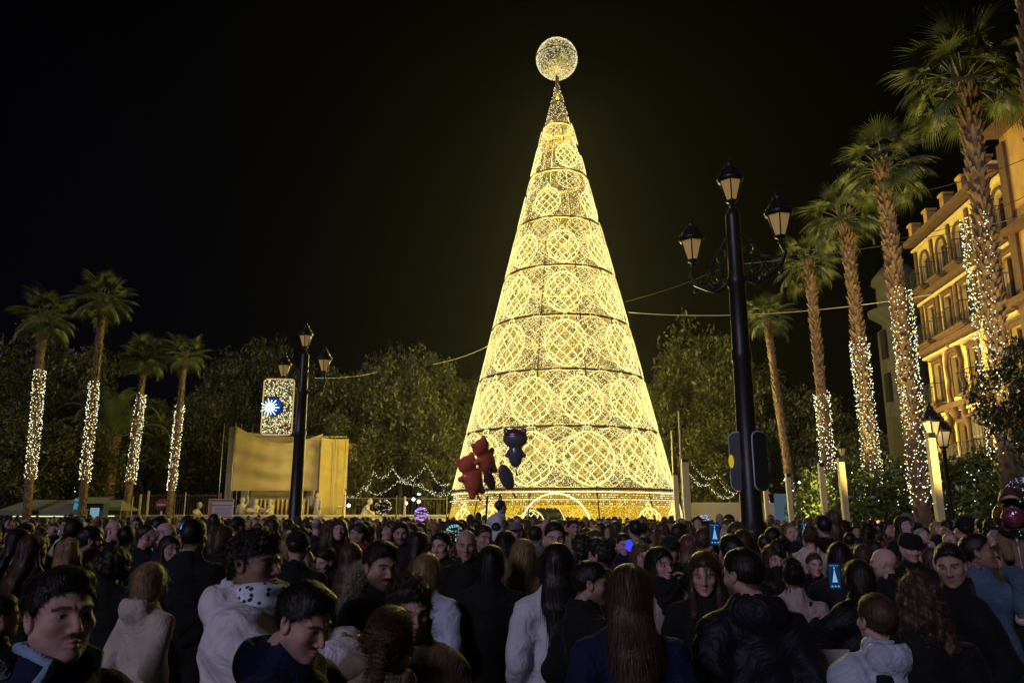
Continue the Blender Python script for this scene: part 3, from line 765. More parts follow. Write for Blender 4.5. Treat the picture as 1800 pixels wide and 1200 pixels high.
# taller near part
wing = thing('apartment_building', 'taller ochre block of the yellow building cut off by the right edge', 'building', F0, FA)
_b = bld; bld = wing
ops = [(11.6, z, 1.0, h, False) for z, h, _ in LV]+[(14.0, z, 1.0, h, False) for z, h, _ in LV]
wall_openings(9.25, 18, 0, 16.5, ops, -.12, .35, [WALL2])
for z, h, _ in LV:
    for x in (11.6, 14.0): window(x, z, 1.0, h)
for z, d, hh in ((16.55, .6, .3), (9.7, .5, .26), (6.75, .5, .24), (3.75, .5, .22), (12.45, .45, .24)): MB().box((13.65, -d/2-.122, z), (8.8, d, hh)).obj('cornice', TRIM, wing)
MB().box((9.42, -.19, 7.9), (.5, .13, 16.4)).obj('pilaster', TRIM, wing)
MB().box((9.32, 6.2, 8.2), (.14, 11.9, 16.3)).obj('wall', WALL2, wing)
MB().box((13.6, .8, 7.5), (8.5, .06, 15)).obj('wall', WALL2, wing)
bld = _b
# the grey corner building behind it
gb = thing('corner_building', 'dim grey corner building behind the far end of the yellow building', 'building', ground(1592, 47), FA)
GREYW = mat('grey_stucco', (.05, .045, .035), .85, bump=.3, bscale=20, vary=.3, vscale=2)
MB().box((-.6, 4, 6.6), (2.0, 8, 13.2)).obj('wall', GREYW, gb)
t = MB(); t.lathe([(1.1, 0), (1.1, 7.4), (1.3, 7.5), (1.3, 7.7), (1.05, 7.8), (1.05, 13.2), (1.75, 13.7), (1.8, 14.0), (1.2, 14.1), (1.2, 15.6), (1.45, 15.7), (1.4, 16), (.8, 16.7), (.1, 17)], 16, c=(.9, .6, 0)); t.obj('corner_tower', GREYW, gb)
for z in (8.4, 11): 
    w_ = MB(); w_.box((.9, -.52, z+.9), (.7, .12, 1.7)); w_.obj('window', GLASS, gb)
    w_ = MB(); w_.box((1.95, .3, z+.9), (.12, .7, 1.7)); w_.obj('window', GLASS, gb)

# ---------------------------------------------------------------- street lamps
LAMPIRON = mat('lamp_iron', (.018, .018, .02), .4, .5, bump=.15, bscale=30)
LGLASS, _t, _b = base_mat('lantern_glass')
_b.inputs['Base Color'].default_value = (.50, .36, .15, 1); _b.inputs['Roughness'].default_value = .35
_b.inputs['Emission Color'].default_value = (1, .62, .16, 1); _b.inputs['Emission Strength'].default_value = .15
LG2, _t, _b2 = base_mat('lantern_glass_lit'); _b2.inputs['Base Color'].default_value = (.5, .4, .25, 1)
_b2.inputs['Emission Color'].default_value = (1, .72, .35, 1); _b2.inputs['Emission Strength'].default_value = .12
def lantern(root, c, s=1.0, glass=None):
    c = Vector(c); mb = MB()
    # base, ribs, top ring, domed roof with finial
    mb.lathe([(.03, -.12), (.07, -.1), (.04, -.04), (.11, 0), (.13, .03), (.10, .05)], 10)
    mb.lathe([(.265, .47), (.285, .50), (.30, .55), (.27, .58), (.24, .62), (.21, .71), (.15, .79), (.10, .83), (.12, .87), (.09, .92), (.04, .95), (.05, .99), (.01, 1.05)], 12)
    for k in range(6):
        a = PI/3*k; mb.tube([(.125*math.cos(a), .125*math.sin(a), .03), (.265*math.cos(a), .265*math.sin(a), .49)], .014, 4)
        mb.sphere((.28*math.cos(a), .28*math.sin(a), .60), .035, 6, 4)
    o = mb.obj('lantern', LAMPIRON, root, loc=c, scale=s)
    g = MB(); g.lathe([(.105, .05), (.25, .475)], 6, sm=False); g.obj('lantern_glass', glass or LGLASS, o)
    return o
def street_lamp(name_label, x, Y, H, rz, r0=.20, near=False, glass=None, group=None):
    t = thing('street_lamp', name_label, 'street lamp', ground(x, Y), rz, group)
    h = H-.85
    MB().lathe([(.34, 0), (.36, .1), (.30, .2), (.30, .75), (.34, .8), (.28, .9), (.25, 1.0), (.25, 1.5), (.28, 1.55), (.26, 1.62), (r0, 1.75), (r0*.86, h*.62), (r0*.95, h*.625), (r0*.95, h*.64), (r0*.84, h*.65), (r0*.80, h*.8), (r0*.92, h*.805), (r0*.92, h*.82), (r0*.74, h*.83), (r0*.70, h-.15), (r0*.7, h-.12), (r0*.3, h-.02)], 18).obj('post', LAMPIRON, t)
    lantern(t, (0, 0, h+.1), .74, glass)
    for s, dz in ((-1, 0), (1, .02)):
        zb = h-1.03
        ar = MB()
        ar.tube([(s*r0*.5, 0, zb-.15), (s*.35, 0, zb-.32), (s*.56, 0, zb-.22), (s*.76, 0, zb-.10), (s*.84, 0, zb+.08), (s*.78, 0, zb+.22)], [.04, .035, .035, .035, .035, .03], 6)
        for (cx, cz, rr, a0, a1) in ((.34, -.02, .15, -2.5, 3.2), (.58, -.0, .11, 5.6, .3), (.22, .28, .12, -1, 4), (.52, -.2, .10, 0, 5)):
            ar.tube([(s*(cx+rr*(1-.04*i)*math.cos(a0+(a1-a0)*i/14)), 0, zb+cz+rr*(1-.04*i)*math.sin(a0+(a1-a0)*i/14)) for i in range(15)], .018, 5)
        for i in range(6): ar.sphere((s*(.2+.11*i), 0, zb-.17+.08*math.sin(i*2)), .045, 6, 4)
        ar.tube([(s*r0*.4, 0, zb+.6), (s*.3, 0, zb+.35), (s*.45, 0, zb+.12), (s*.64, 0, zb+.05)], .02, 5)
        ar.obj('arm', LAMPIRON, t)
        lantern(t, (s*.78, 0, zb+.30+dz), .74, glass)
    return t
street_lamp('tall black three-lantern street lamp standing close, with signal boxes on its post', 1322, 12.0, 7.55, math.radians(-45), .165)
nl = street_lamp('distant three-lantern street lamp with a glowing star panel hung on its post', 519, 22.8, 7.45, math.radians(-28), .19)
# two lit lanterns by the building and small ones far off
def small_lamp(x, y, Y, label, s=1.0, gl=None, group=None, light_e=0):
    P = at(x, y, Y); t = thing('street_lamp', label, 'street lamp', (P.x, P.y, 0), 0, group)
    MB().lathe([(.14, 0), (.14, .4), (.08, .6), (.06, 2), (.05, P.z-.15), (.08, P.z-.1)], 10).obj('post', LAMPIRON, t)
    lantern(t, (0, 0, P.z), s, gl or LG2); return t, P
small_lamp(1640, 772, 21.0, 'small lantern street lamp behind the tall pylon by the yellow building', .95)
small_lamp(1659, 787, 22.5, 'lower small lantern street lamp right of the tall pylon by the yellow building', .95)
small_lamp(1481, 803, 36, 'small lantern street lamp above the paired pale pylons', .8)
WHITELAMP = emit('white_lamp', (.8, .9, 1.0), 14)
for x, y, Y, l in ((737, 868, 60, 'upper distant white globe lamp behind the railings'), (727, 877, 61, 'left distant white globe lamp behind the railings'), (736, 881, 59, 'lower distant white globe lamp behind the railings'), (714, 884, 62, 'leftmost distant white globe lamp behind the railings'), (613, 888, 55, 'single white lamp by the foot of the garland tree'), (130, 860, 55, 'white lamp glaring above the tents on the left'), (156, 858, 58, 'faint lamp right of the tent lamp'), (1345, 858, 50, 'white lamp right of the near street lamp post'), (1345, 886, 48, 'low white lamp right of the near street lamp post'), (1406, 848, 52, 'white lamp beside the slim unlit palm'), (1380, 843, 56, 'faint white lamp left of the slim unlit palm'), (770, 890, 62, 'small white lamp near the foot of the lit tree'), (1552, 870, 40, 'small white lamp among the orange trees')):
    P = at(x, y, Y); t = thing('park_lamp', l, 'lamp', (P.x, P.y, 0), group='small white park lamps far behind')
    MB().lathe([(.09, 0), (.05, .5), (.035, P.z-.1)], 8).obj('post', IRON, t)
    MB().sphere((0, 0, P.z), .11 if y != 860 else .19, 10, 8).obj('globe', WHITELAMP, t)
# signal boxes on the near lamp: two backing boards, seen from behind and the side
NP = ground(1322, 12.0)
BOARD = mat('signal_board', (.02, .022, .028), .5); EDGE = mat('pale_edge', (.55, .55, .60), .5)
for i, (dx, dy, dz, an, lab) in enumerate(((-.15, -.04, 2.62, -.55, 'traffic signal board on the left of the near street lamp post showing a yellow disc'), (.14, -.12, 2.62, .50, 'traffic signal board on the right of the near street lamp post'))):
    t = thing('traffic_signal', lab, 'traffic signal', NP+Vector((dx, dy, dz)), an, 'traffic signals on the near lamp post')
    w, h = .27, .86
    def rr(w, h, r, n=6): return [(sx_*(w/2-r)+r*math.cos(a), sz*(h/2-r)+r*math.sin(a)) for sx_, sz, a0 in ((1, 1, 0), (-1, 1, PI/2), (-1, -1, PI), (1, -1, 1.5*PI)) for a in np.linspace(a0, a0+PI/2, n)]
    def plate(w, h, r, y0, y1):
        o = rr(w, h, r); n = len(o); mb = MB(); mb.add([(a, y0, b) for a, b in o]+[(a, y1, b) for a, b in o], [list(range(n)), list(range(2*n-1, n-1, -1))]+[[k, n+k, n+(k+1) % n, (k+1) % n] for k in range(n)]); return mb
    plate(w, h, .10, -.02, .02).obj('backboard', BOARD, t)
    MB().tube([(a, 0, b) for a, b in rr(w+.01, h+.01, .10)], .012, 4, closed=True).obj('board_edge', EDGE, t)
    for zz in (.24, 0, -.24):
        MB().lathe([(.11, 0), (.12, .10), (.10, .16), (.05, .17)], 12).obj('housing', BOARD, t, loc=(0, .02, zz), rot=(-PI/2, 0, 0))
    if i == 0: MB().sphere((0, 0, 0), .10, 12, 8, sc=(.35, 1, 1)).obj('lens', emit('signal_yellow', (.9, .62, .03), .55), t, loc=(-.11, -.035, 0))
# glowing panel with star on the left lamp
LP = ground(519, 22.8)
pn = thing('star_decoration', 'lit rounded frame of golden garland with a blue-white star, on the distant lamp post', 'light decoration', (LP.x-.68, LP.y-.05, 4.93), math.radians(6))
o = rr(.86, 1.62, .10)
MB().tube([(a, 0, b) for a, b in o], .022, 5, closed=True).obj('frame', emit('gold_frame', (.75, .52, .22), .75), pn)
MB().box((0, .06, 0), (.76, .02, 1.52)).obj('back_panel', mat('panel_back', (.03, .04, .03), .7), pn)
n = 640; P = []; C = []
while len(P) < n:
    x, z = random.uniform(-.40, .40), random.uniform(-.78, .78)
    if (x+.10)**2+(z+.03)**2 < .26**2 or (x < .05 and -.22 < z < .30): continue
    P.append((x, random.uniform(-.08, .04), z)); C.append(WARM[rng.choice(7, p=(.5, .2, .12, .12, .02, .01, .03))]*random.uniform(.1, .75))
bulbs('led_bulb', P, C, .020, BULB, pn)
lf = MB()
for k in range(500):
    x, z = random.uniform(-.4, .4), random.uniform(-.78, .78)
    if (x+.10)**2+(z+.03)**2 < .25**2 or (x < .05 and -.22 < z < .30): continue
    d = Vector((random.gauss(0, 1), random.gauss(0, .4), random.gauss(0, 1))).normalized()*.05; w = Vector((d.z, 0, -d.x))*.35
    c = Vector((x, random.uniform(-.03, .04), z)); lf.add([c-d, c+w, c+d, c-w], [[0, 1, 2, 3]])
lf.obj('garland_leaf', mat('gold_leaf', (.35, .26, .06), .45, .3), pn, kind='stuff')
BLUE = emit('star_blue', (.015, .06, .55), .8)  # blue halo of light round the star, put in as a glowing disc
MB().lathe([(.21, 0), (.21, .01)], 24).obj('blue_disc', BLUE, pn, loc=(-.12, .03, .02), rot=(PI/2, 0, 0))
st = MB()
for k in range(14):
    a = 2*PI*k/14; L = .27 if k % 2 == 0 else .22
    st.tube([(-.22+.06*math.cos(a), -.06, -.03+.06*math.sin(a)), (-.22+L*math.cos(a), -.06, -.03+L*math.sin(a))], [.022, .012], 4)
st.sphere((-.22, -.06, -.03), .07, 10, 6)
st.obj('star', emit('star_white', (.45, .8, 1.0), 3.2), pn)
MB().box((.30, -.05, -.66), (.13, .02, .10)).obj('red_emblem', emit('red_led', (.30, .01, .01), .6), pn)
for z in (.55, -.35): MB().tube([(.40, .02, z), (.68, .05, z)], .02, 5).obj('bracket', STEEL, pn)

# ---------------------------------------------------------------- covered monument
CLOTH = mat('shade_cloth', (.50, .38, .15), .9, bump=.25, bscale=90, vary=.12, vscale=1.5)
CLOTH2 = mat('shade_cloth_bright', (.44, .32, .10), .9, bump=.25, bscale=90, vary=.15, vscale=2)  # same sheeting, its colour set for the light on the tree-facing side
STONE = mat('statue_stone', (.46, .39, .26), .8, bump=.3, bscale=30, vary=.25, vscale=4)
MY = 54.0; KS = 54/34
def MX(x, y=908, Y=MY): p = at(x, y, Y); return p
mon = thing('covered_monument', 'fountain monument wrapped in sagging brown sheeting on scaffold poles', 'monument', (MX(495).x, MY, 0))
X0 = MX(495).x
def drape(name, xa, xb, ztop, zbot, y0, y1, m, folds, sag, side=0, nx=46, nz=26, seed=0):
    vs = []; R = random.Random(seed)
    for j in range(nz+1):
        v = j/nz
        for i in range(nx+1):
            u = i/nx; x = xa+(xb-xa)*u; zt = ztop(u); z = zbot+(zt-zbot)*(1-v)
            y = y0+(y1-y0)*u
            sg = sag*math.sin(PI*u)
            # swags: folds follow the sag curve
            ph = (v*9+1.6*math.sin(PI*u)*(1-v*.4))*2.2
            y -= folds*(math.sin(ph+math.sin(u*7+seed))*.5*math.sin(PI*u)**.5 + .07*math.sin(u*34+seed+v*2)*(1-abs(2*u-1)*.3)) + .25*sg*math.sin(PI*v)
            vs.append((x-X0, y-MY, z-sg*(1-v)*.9))
    fs = [[j*(nx+1)+i, j*(nx+1)+i+1, (j+1)*(nx+1)+i+1, (j+1)*(nx+1)+i] for j in range(nz) for i in range(nx)]
    me = make_mesh(name, np.array(vs), fs, [m], smooth=True); return obj(name, me, mon)
zA, zB = MX(400, 748).z, MX(600, 770).z
xl, xm0, xm1, xr = MX(383).x, MX(405).x, MX(560).x, MX(602).x
drape('sheet', xl, xm0+.1, lambda u: zA, 1.4, MY+.9, MY-.1, CLOTH, .06, 0, nx=16, seed=3)
drape('sheet', xm0, xm1, lambda u: zA-.05-.5*u, MX(480, 862).z, MY-.1, MY, CLOTH, .16, 1.0, nx=90, nz=48, seed=1)
drape('sheet', xm1+.02, xr, lambda u: zB+.05*u, MX(580, 902).z-.1, MY-.4, MY+.9, CLOTH2, .025, .05, nx=22, seed=5)
MB().add([(xl-X0, 4.2, 1.2), (xr-X0, 4.2, 1.2), (xr-X0, 4.2, zB), (xl-X0, 4.2, zA)], [[0, 1, 2, 3]]).obj('sheet', CLOTH, mon)
POLE = mat('scaffold_pole', (.45, .42, .36), .4, .7)
for x, z in ((xl, zA+.15), (xm0-.05, zA+.2), (xm0+.3, zA+.15), (MX(433).x, zA+.1), (MX(560).x-.02, zB+.2), (MX(548).x, zB+.1), (xr, zB+.15), (MX(583).x, zB+.12)):
    MB().tube([(x-X0, .02 if x > xm0 else -.15, 0), (x-X0, .02 if x > xm0 else -.15, z)], .028, 6).obj('scaffold_pole', POLE, mon)
for z in (2.5, 4.9, 7.2): MB().tube([(xl-X0, .4, z), (xr-X0, .4, z)], .025, 6).obj('scaffold_rail', POLE, mon)
MB().box((0, 2.2, 1.9), (5.0, 3.0, 3.8), bev=.1).obj('pedestal', STONE, mon)
MB().lathe([(1.2, 2.8), (1.35, 3.0), (.8, 3.3), (.5, 4.2), (.7, 4.4), (.3, 5.3)], 16, c=(0, 2.3, 1.0)).obj('fountain_shaft', STONE, mon)
# curtain-like hanging cloth beneath the sheet
cv = []; nx = 120
for j in range(2):
    for i in range(nx+1):
        u = i/nx; cv.append((MX(455).x+(MX(545).x-MX(455).x)*u-X0, -.45+.14*math.sin(u*75), 1.2+1.75*j))
MB().add(cv, [[i, i+1, nx+2+i, nx+1+i] for i in range(nx)], sm=True).obj('hanging_cloth', CLOTH2, mon)
# basin wall
bw = thing('basin_wall', 'low pale stone wall of the fountain basin in front of the covered monument', 'wall', (MX(600).x, MY-2.2, 0))
BX = MX(600).x
MB().box((-1.5, 0, .9), (27, .6, 1.8), bev=.04).obj('wall', STONE, bw); MB().box((-1.5, 0, 1.87), (27.2, .75, .14), bev=.02).obj('coping', STONE, bw)
def statue(kind):
    if kind == 'crouch':   # seated child bent forward
        L = [((0, 0, .28), (0, .10, .58), .17, .14), ((0, .12, .62), (.0, .2, .78), .06, .05), ((-.09, .02, .2), (-.12, .38, .34), .10, .08), ((.09, .02, .2), (.12, .38, .34), .10, .08), ((-.12, .38, .34), (-.12, .36, .02), .07, .05), ((.12, .38, .34), (.12, .36, .02), .07, .05), ((-.17, .1, .58), (-.2, .3, .4), .055, .045), ((-.2, .3, .4), (-.05, .42, .42), .045, .035), ((.17, .1, .58), (.2, .3, .4), .055, .045), ((.2, .3, .4), (.05, .42, .42), .045, .035)]; hd = (0, .24, .86)
    elif kind == 'arm':    # standing child with one arm raised
        L = [((0, 0, .5), (0, 0, .85), .13, .15), ((-.08, 0, .45), (-.09, 0, .03), .1, .05), ((.08, 0, .45), (.1, .08, .03), .1, .05), ((-.16, 0, .86), (-.2, .05, .55), .055, .04), ((.16, 0, .88), (.26, 0, 1.05), .055, .045), ((.26, 0, 1.05), (.2, .02, 1.28), .045, .035), ((0, 0, .9), (0, 0, 1.0), .06, .05)]; hd = (0, .02, 1.1)
    else:                  # seated child holding a fish
        L = [((0, 0, .25), (0, 0, .62), .17, .15), ((0, 0, .66), (0, 0, .76), .06, .05), ((-.1, .05, .2), (-.2, .35, .25), .10, .07), ((.1, .05, .2), (.2, .35, .25), .10, .07), ((-.2, .35, .25), (-.2, .32, .0), .065, .05), ((.2, .35, .25), (.2, .32, 0), .065, .05), ((-.17, 0, .62), (-.16, .22, .46), .055, .045), ((.17, 0, .62), (.16, .22, .46), .055, .045), ((-.2, .25, .44), (.2, .3, .5), .05, .11)]; hd = (0, .03, .87)
    def fn(P):
        d = ell(P, hd, (.10, .115, .125))
        d = smin(d, ell(P, (hd[0], hd[1]-.02, hd[2]+.03), (.112, .115, .11)), .02)
        for a, b, ra, rb in L: d = smin(d, rc(P, a, b, ra, rb), .035)
        d = d+.004*np.sin(P[0]*60)*np.sin(P[2]*50)
        return d
    V, F = surf(fn, (-.5, -.35, -.05), (.5, .6, 1.35), .022)
    return make_mesh('statue', V, F, [STONE], smooth=True)
SM = {k: statue(k) for k in ('crouch', 'arm', 'fish')}
for k, x, Y, rz, lab, s, z in (('crouch', 341, 52.0, -1.9, 'stone child statue crouching at the railings left of the notice board', 1.55, 1.2), ('arm', 424, 52.2, .4, 'stone child statue with a raised arm left under the sheeting', 1.5, 1.2), ('fish', 448, 52.2, 3.0, 'stone child statue sitting under the sheeting, left of centre', 1.45, 1.5), ('fish', 474, 52.2, 2.3, 'stone child statue sitting under the sheeting next to the curly-haired man', 1.45, 1.5), ('arm', 557, 52.0, 2.7, 'stone statue standing under the bright right sheet', 1.5, 1.5), ('crouch', 640, 51.8, -1.4, 'stone child statue crouching on the basin wall right of the sheeting', 1.45, 1.5)):
    p = MX(x, 908, Y); o = obj('statue', SM[k], None, loc=(p.x, Y, z), rot=(0, 0, rz), scale=s); tag(o, lab, 'statue', 'stone statues round the covered monument')
# notice board
nb_ = thing('notice_board', 'white and orange printed notice board left of the covered monument', 'sign', (at(387, 908, 30).x, 30, 0), .05)
MB().box((0, 0, 2.1), (.92, .03, .72)).obj('board', mat('board_white', (.62, .56, .48), .6), nb_)
for z, h, w, dx in ((2.40, .07, .88, 0), (2.22, .035, .74, .06), (1.80, .03, .88, 0)): MB().box((dx, -.02, z), (w, .008, h)).obj('printed_stripe', mat('orange_print', (.42, .09, .02), .6), nb_)
MB().box((-.38, -.021, 2.08), (.12, .008, .5)).obj('printed_stripe', mat('orange_block', (.55, .22, .04), .6), nb_)
for k in range(6): MB().box((.08, -.02, 2.13-.05*k), (.62-.05*(k % 3), .006, .014)).obj('text_line', mat('grey_print', (.22, .16, .12), .6), nb_)
for s in (-.4, .4): MB().box((s, .03, 1.05), (.04, .04, 2.1)).obj('leg', POLE, nb_)
# railings (black uprights) behind the square
def railing(label, x0, x1, Y0, Y1, zt, m, gap=.16, group=None, posts=2.4, thin=.011):
    a = ground(x0, Y0); b = ground(x1, Y1); L = (b-a).length; t = thing('railing', label, 'railing', a, math.atan2(b.y-a.y, b.x-a.x), group)
    np_ = int(L/posts)
    for k in range(np_+1): MB().box((L*k/np_, 0, (zt+.08)/2), (.07, .07, zt+.08)).obj('post', m, t)
    for z in (.5, zt-.1): MB().box((L/2, -.002, z), (L, .035, .035)).obj('rail', m, t)
    bars = MB()
    for k in range(int(L/gap)): bars.tube([(gap*(k+.5), .004, .3), (gap*(k+.5), .004, zt)], thin, 3, cap=True)
    bars.obj('bar', m, t, kind='stuff'); return t
OLD = mat('fence_olive', (.10, .08, .04), .6, .3)
railing('tall black railings left of the covered monument', 225, 385, 50, 50, 3.2, OLD, .17)
railing('mesh fence panels between the covered monument and the lit tree', 604, 785, 48, 50, 3.0, OLD, .20)
for x, y0, lab in ((248, 868, 'pale slanting post beside the tents'), (262, 862, 'broad pale post in front of the railings'), (234, 872, 'thin pale post left of the broad pale post'), (327, 865, 'thin bright post left of the crouching statue'), (712, 872, 'pale post in the mesh fence'), (606, 872, 'pale post right of the bright sheet')):
    P = at(x, y0, 48); tag(MB().box((0, 0, P.z/2), (.05 if 'thin' in lab else .13, .05, P.z), bev=.01).obj('pole', CREAM, None, loc=(P.x, P.y, 0)), lab, 'pole')
se = thing('no_entry_sign', 'small dim red no entry sign before the railings', 'sign', (MX(282, 908, 35.4).x, 35.4, 0))
MB().lathe([(.27, 0), (.27, .02)], 20).obj('disc', mat('sign_red', (.28, .03, .02), .6), se, loc=(0, 0, 2.32), rot=(PI/2, 0, 0))
MB().box((0, -.03, 2.32), (.38, .01, .09)).obj('bar', mat('sign_white', (.45, .42, .36), .6), se); MB().box((0, .03, 1.1), (.05, .05, 2.2)).obj('post', POLE, se)
# tents and kiosk
TENT = mat('tent_canvas', (.20, .19, .12), .9, vary=.2)
for x, Y, w, lab in ((95, 44, 2.4, 'pale market tent on the far left with a pitched roof'), (180, 46, 1.6, 'smaller market tent right of the blue kiosk')):
    p = ground(x, Y); t = thing('market_tent', lab, 'tent', p)
    zt = at(x, 878, Y).z; ze = at(x, 897, Y).z
    MB().add([(-w, -1.2, ze), (w, -1.2, ze), (w, 1.2, ze), (-w, 1.2, ze), (-w*.62, 0, zt), (w*.62, 0, zt)], [[0, 1, 5, 4], [1, 2, 5], [2, 3, 4, 5], [3, 0, 4]]).obj('roof', TENT, t)
    MB().box((0, -1.19, ze-.12), (2*w, .03, .24)).obj('valance', TENT, t)
    for sx_ in (-w+.05, w-.05):
        for sy_ in (-1.1, 1.1): MB().tube([(sx_, sy_, 0), (sx_, sy_, ze)], .03, 6).obj('leg', POLE, t)
    MB().box((0, -.9, ze-.3), (1.4*w, .08, .05)).obj('light_strip', emit('strip_green', (.55, .8, .3), 1.6), t)
k_ = thing('kiosk', 'small kiosk glowing blue between the market tents', 'kiosk', ground(152, 43), .2)
kz = at(152, 884, 43).z
MB().box((0, .6, kz/2), (1.5, 1.0, kz)).obj('wall', mat('kiosk_wall', (.03, .06, .08), .6), k_)
MB().add([(-.75, .08, 1.6), (-.05, .08, 1.6), (-.25, .08, kz+.15), (-.7, .08, kz+.25)], [[0, 1, 2, 3]]).obj('window', emit('kiosk_blue', (.05, .42, .60), .55), k_)
MB().box((.35, .08, 2.0), (.45, .02, .55)).obj('lit_poster', emit('poster_blue', (.3, .5, .62), .6), k_)
MB().add([(-.9, -.5, kz), (.9, -.5, kz), (.9, 1.2, kz+.35), (-.9, 1.2, kz+.35)], [[0, 1, 2, 3]]).obj('roof', TENT, k_)

# ---------------------------------------------------------------- pale pylons, masts, wires
PYL = mat('pale_pylon', (.62, .50, .26), .55, vary=.12)
def pylon(x, yt, Y, w, label, lean=0):
    P = at(x, yt, Y); h = P.z
    vs = []
    for z, a, b in ((0, -w*.35, w*.5), (1.35, -w*.35, w*.5), (2.6, -w*.5, w*.5), (h, -w*.5, w*.42)):
        for y in (-.07, .07): vs += [(a, y, z), (b, y, z)]
    fs = []
    for i in range(3):
        o = i*4; fs += [[o, o+1, o+5, o+4], [o+3, o+2, o+6, o+7], [o+2, o, o+4, o+6], [o+1, o+3, o+7, o+5]]
    fs += [[0, 2, 3, 1], [12, 13, 15, 14]]
    t = thing('pylon', label, 'pylon', (P.x, P.y, 0), group='pale tapered pylons on the right of the square')
    MB().add(vs, fs).obj('shaft', PYL, t); MB().box((-w*.02, 0, h+.06), (w*.9, .16, .12)).obj('cap', IRON, t)
    return t
pylon(1636, 770, 17.5, .17, 'tallest pale pylon standing before the orange trees and building')
pylon(1478, 812, 22, .17, 'right one of the paired pale pylons left of the lit palm')
pylon(1443, 820, 25, .17, 'left one of the paired pale pylons left of the lit palm')
pylon(1385, 838, 29, .17, 'pale pylon behind the crowd between lamp post and slim palm')
pylon(1345, 852, 34, .17, 'short pale pylon just right of the near lamp post')
pylon(1204, 812, 33, .30, 'wide pale pylon right beside the lit tree')
pylon(1187, 835, 40, .25, 'narrow pale pylon touching the foot of the lit tree')
for x, yt, Y, lab in ((1193, 722, 36, 'tall thin mast right of the lit tree'), (1180, 757, 43, 'shorter thin mast close behind the tall one')):
    P = at(x, yt, Y); tag(MB().tube([(0, 0, 0), (0, 0, P.z)], [.06, .035], 8).obj('mast', PYL, None, loc=(P.x, P.y, 0)), lab, 'mast')
for x, Y, w, h, lab in ((1262, 46, 3.2, 2.6, 'low pale hoarding behind the crowd left of the near lamp post'), (1330, 47, 2.2, 2.6, 'low pale hoarding right of the near lamp post'), (1377, 46, .9, 3.1, 'narrow bluish lit panel behind the crowd')):
    o = MB().box((0, 0, h/2), (w, .12, h), bev=.02).obj('hoarding', mat('hoarding_pale', (.30, .27, .20), .7) if w > 1 else emit('blue_panel', (.10, .16, .24), .5), None, loc=ground(x, Y)); tag(o, lab, 'hoarding')
WIRE = mat('pale_cable', (.42, .40, .32), .6)
WIREB = mat('dark_cable', (.03, .03, .03), .6)
def wire(l, label, sag, m, r=.012):
    a, b = at(*l[0]), at(*l[1]); pts = []
    for i in range(25): t = i/24; p = (b-a)*t; p.z -= sag*4*t*(1-t); pts.append(p)
    tag(MB().tube(pts, r, 4).obj('cable', m, None, loc=a), label, 'cable', 'overhead cables')
wire(((1105, 549, 40), (1640, 517, 30)), 'thin bright cable running from the lit tree past the near lamp to the right', .45, WIRE, .016)
wire(((1305, 464, 12), (1830, 372, 15)), 'cable running from the near street lamp to the yellow building', .12, WIRE, .008)
wire(((1100, 530, 45), (1270, 470, 60)), 'faint cable rising right from the lit tree', .2, WIRE, .012)
wire(((545, 664, 22.7), (660, 654, 40)), 'bright cable leaving the distant lamp post toward the trees', .1, WIRE, .010)
wire(((760, 640, 42), (862, 606, 44)), 'faint cable meeting the left side of the lit tree', .15, WIRE, .012)
wire(((1540, 350, 24), (1830, 268, 20)), 'dark cable high across the yellow building', .2, WIREB, .012)
wire(((1575, 420, 26), (1830, 330, 22)), 'lower dark cable across the yellow building', .25, WIREB, .012)

# ---------------------------------------------------------------- floodlights that light palms and facade (ground fixtures behind the crowd; facade pair on added masts)
def flood(loc, aim, e, col, spot=80, size=.15, lab='', h0=.55):
    t = thing('floodlight', lab, 'floodlight', loc)
    d = (Vector(aim)-Vector(loc)-Vector((0, 0, h0))).normalized(); q = d.to_track_quat('-Z', 'Y').to_euler()
    h = MB().box((0, 0, .07), (.3, .22, .12), bev=.02).obj('housing', IRON, t, loc=(0, 0, h0), rot=q)
    MB().tube([(0, 0, 0), (0, 0, h0-.05)], .03, 6).obj('stem', IRON, t)
    MB().box((0, 0, -.002), (.26, .18, .01)).obj('lens', emit('flood_lens', (1, .7, .3), 4), h)
    light('SPOT', 'flood_lamp', (0, 0, -.03), e, col, size=size, parent=h, spot_size=math.radians(spot), spot_blend=.6)
AM = (1, .78, .28)
flood((15.0, 36.6, 0), (20.2, 34.0, 9.0), 4200, AM, 120, lab='floodlight on a slim mast aimed at the far half of the yellow facade', h0=4.9)  # masts added so both facade beams clear the orange trees
flood((13.6, 26.2, 0), (19.4, 28.6, 10.2), 4200, AM, 120, lab='floodlight on a slim mast aimed at the near half of the yellow facade', h0=4.9)
flood((9.2, 15.5, 0), (11.8, 19.0, 13), 4500, (1, .74, .26), 70, lab='ground floodlight aimed at the biggest fan palm')
flood((9.6, 20.5, 0), (11.9, 23.6, 12), 4500, (1, .74, .26), 65, lab='ground floodlight aimed at the palm at the building corner')
flood((10.2, 25.0, 0), (12.4, 27.8, 12), 4000, (1, .74, .26), 65, lab='ground floodlight aimed at the third lit palm')
flood((11.0, 30.5, 0), (13.0, 33, 11), 3200, (1, .74, .26), 65, lab='ground floodlight aimed at the fourth lit palm')
flood((12.0, 39.0, 0), (14.0, 41.8, 11), 1100, (1, .74, .26), 60, lab='ground floodlight aimed at the slim unlit palm')
flood((-18.5, 36.5, 0), (-20, 41, 10), 35, (1, .62, .35), 90, lab='ground floodlight among the left palms')
flood((-20.5, 46.0, 0), (-22, 50, 10), 25, (1, .62, .35), 90, lab='ground floodlight behind the left palms')
flood((-7.5, 44.0, 0), (-15, 54, 3.5), 2200, (1, .74, .22), 75, lab='ground floodlight aimed at the covered monument')
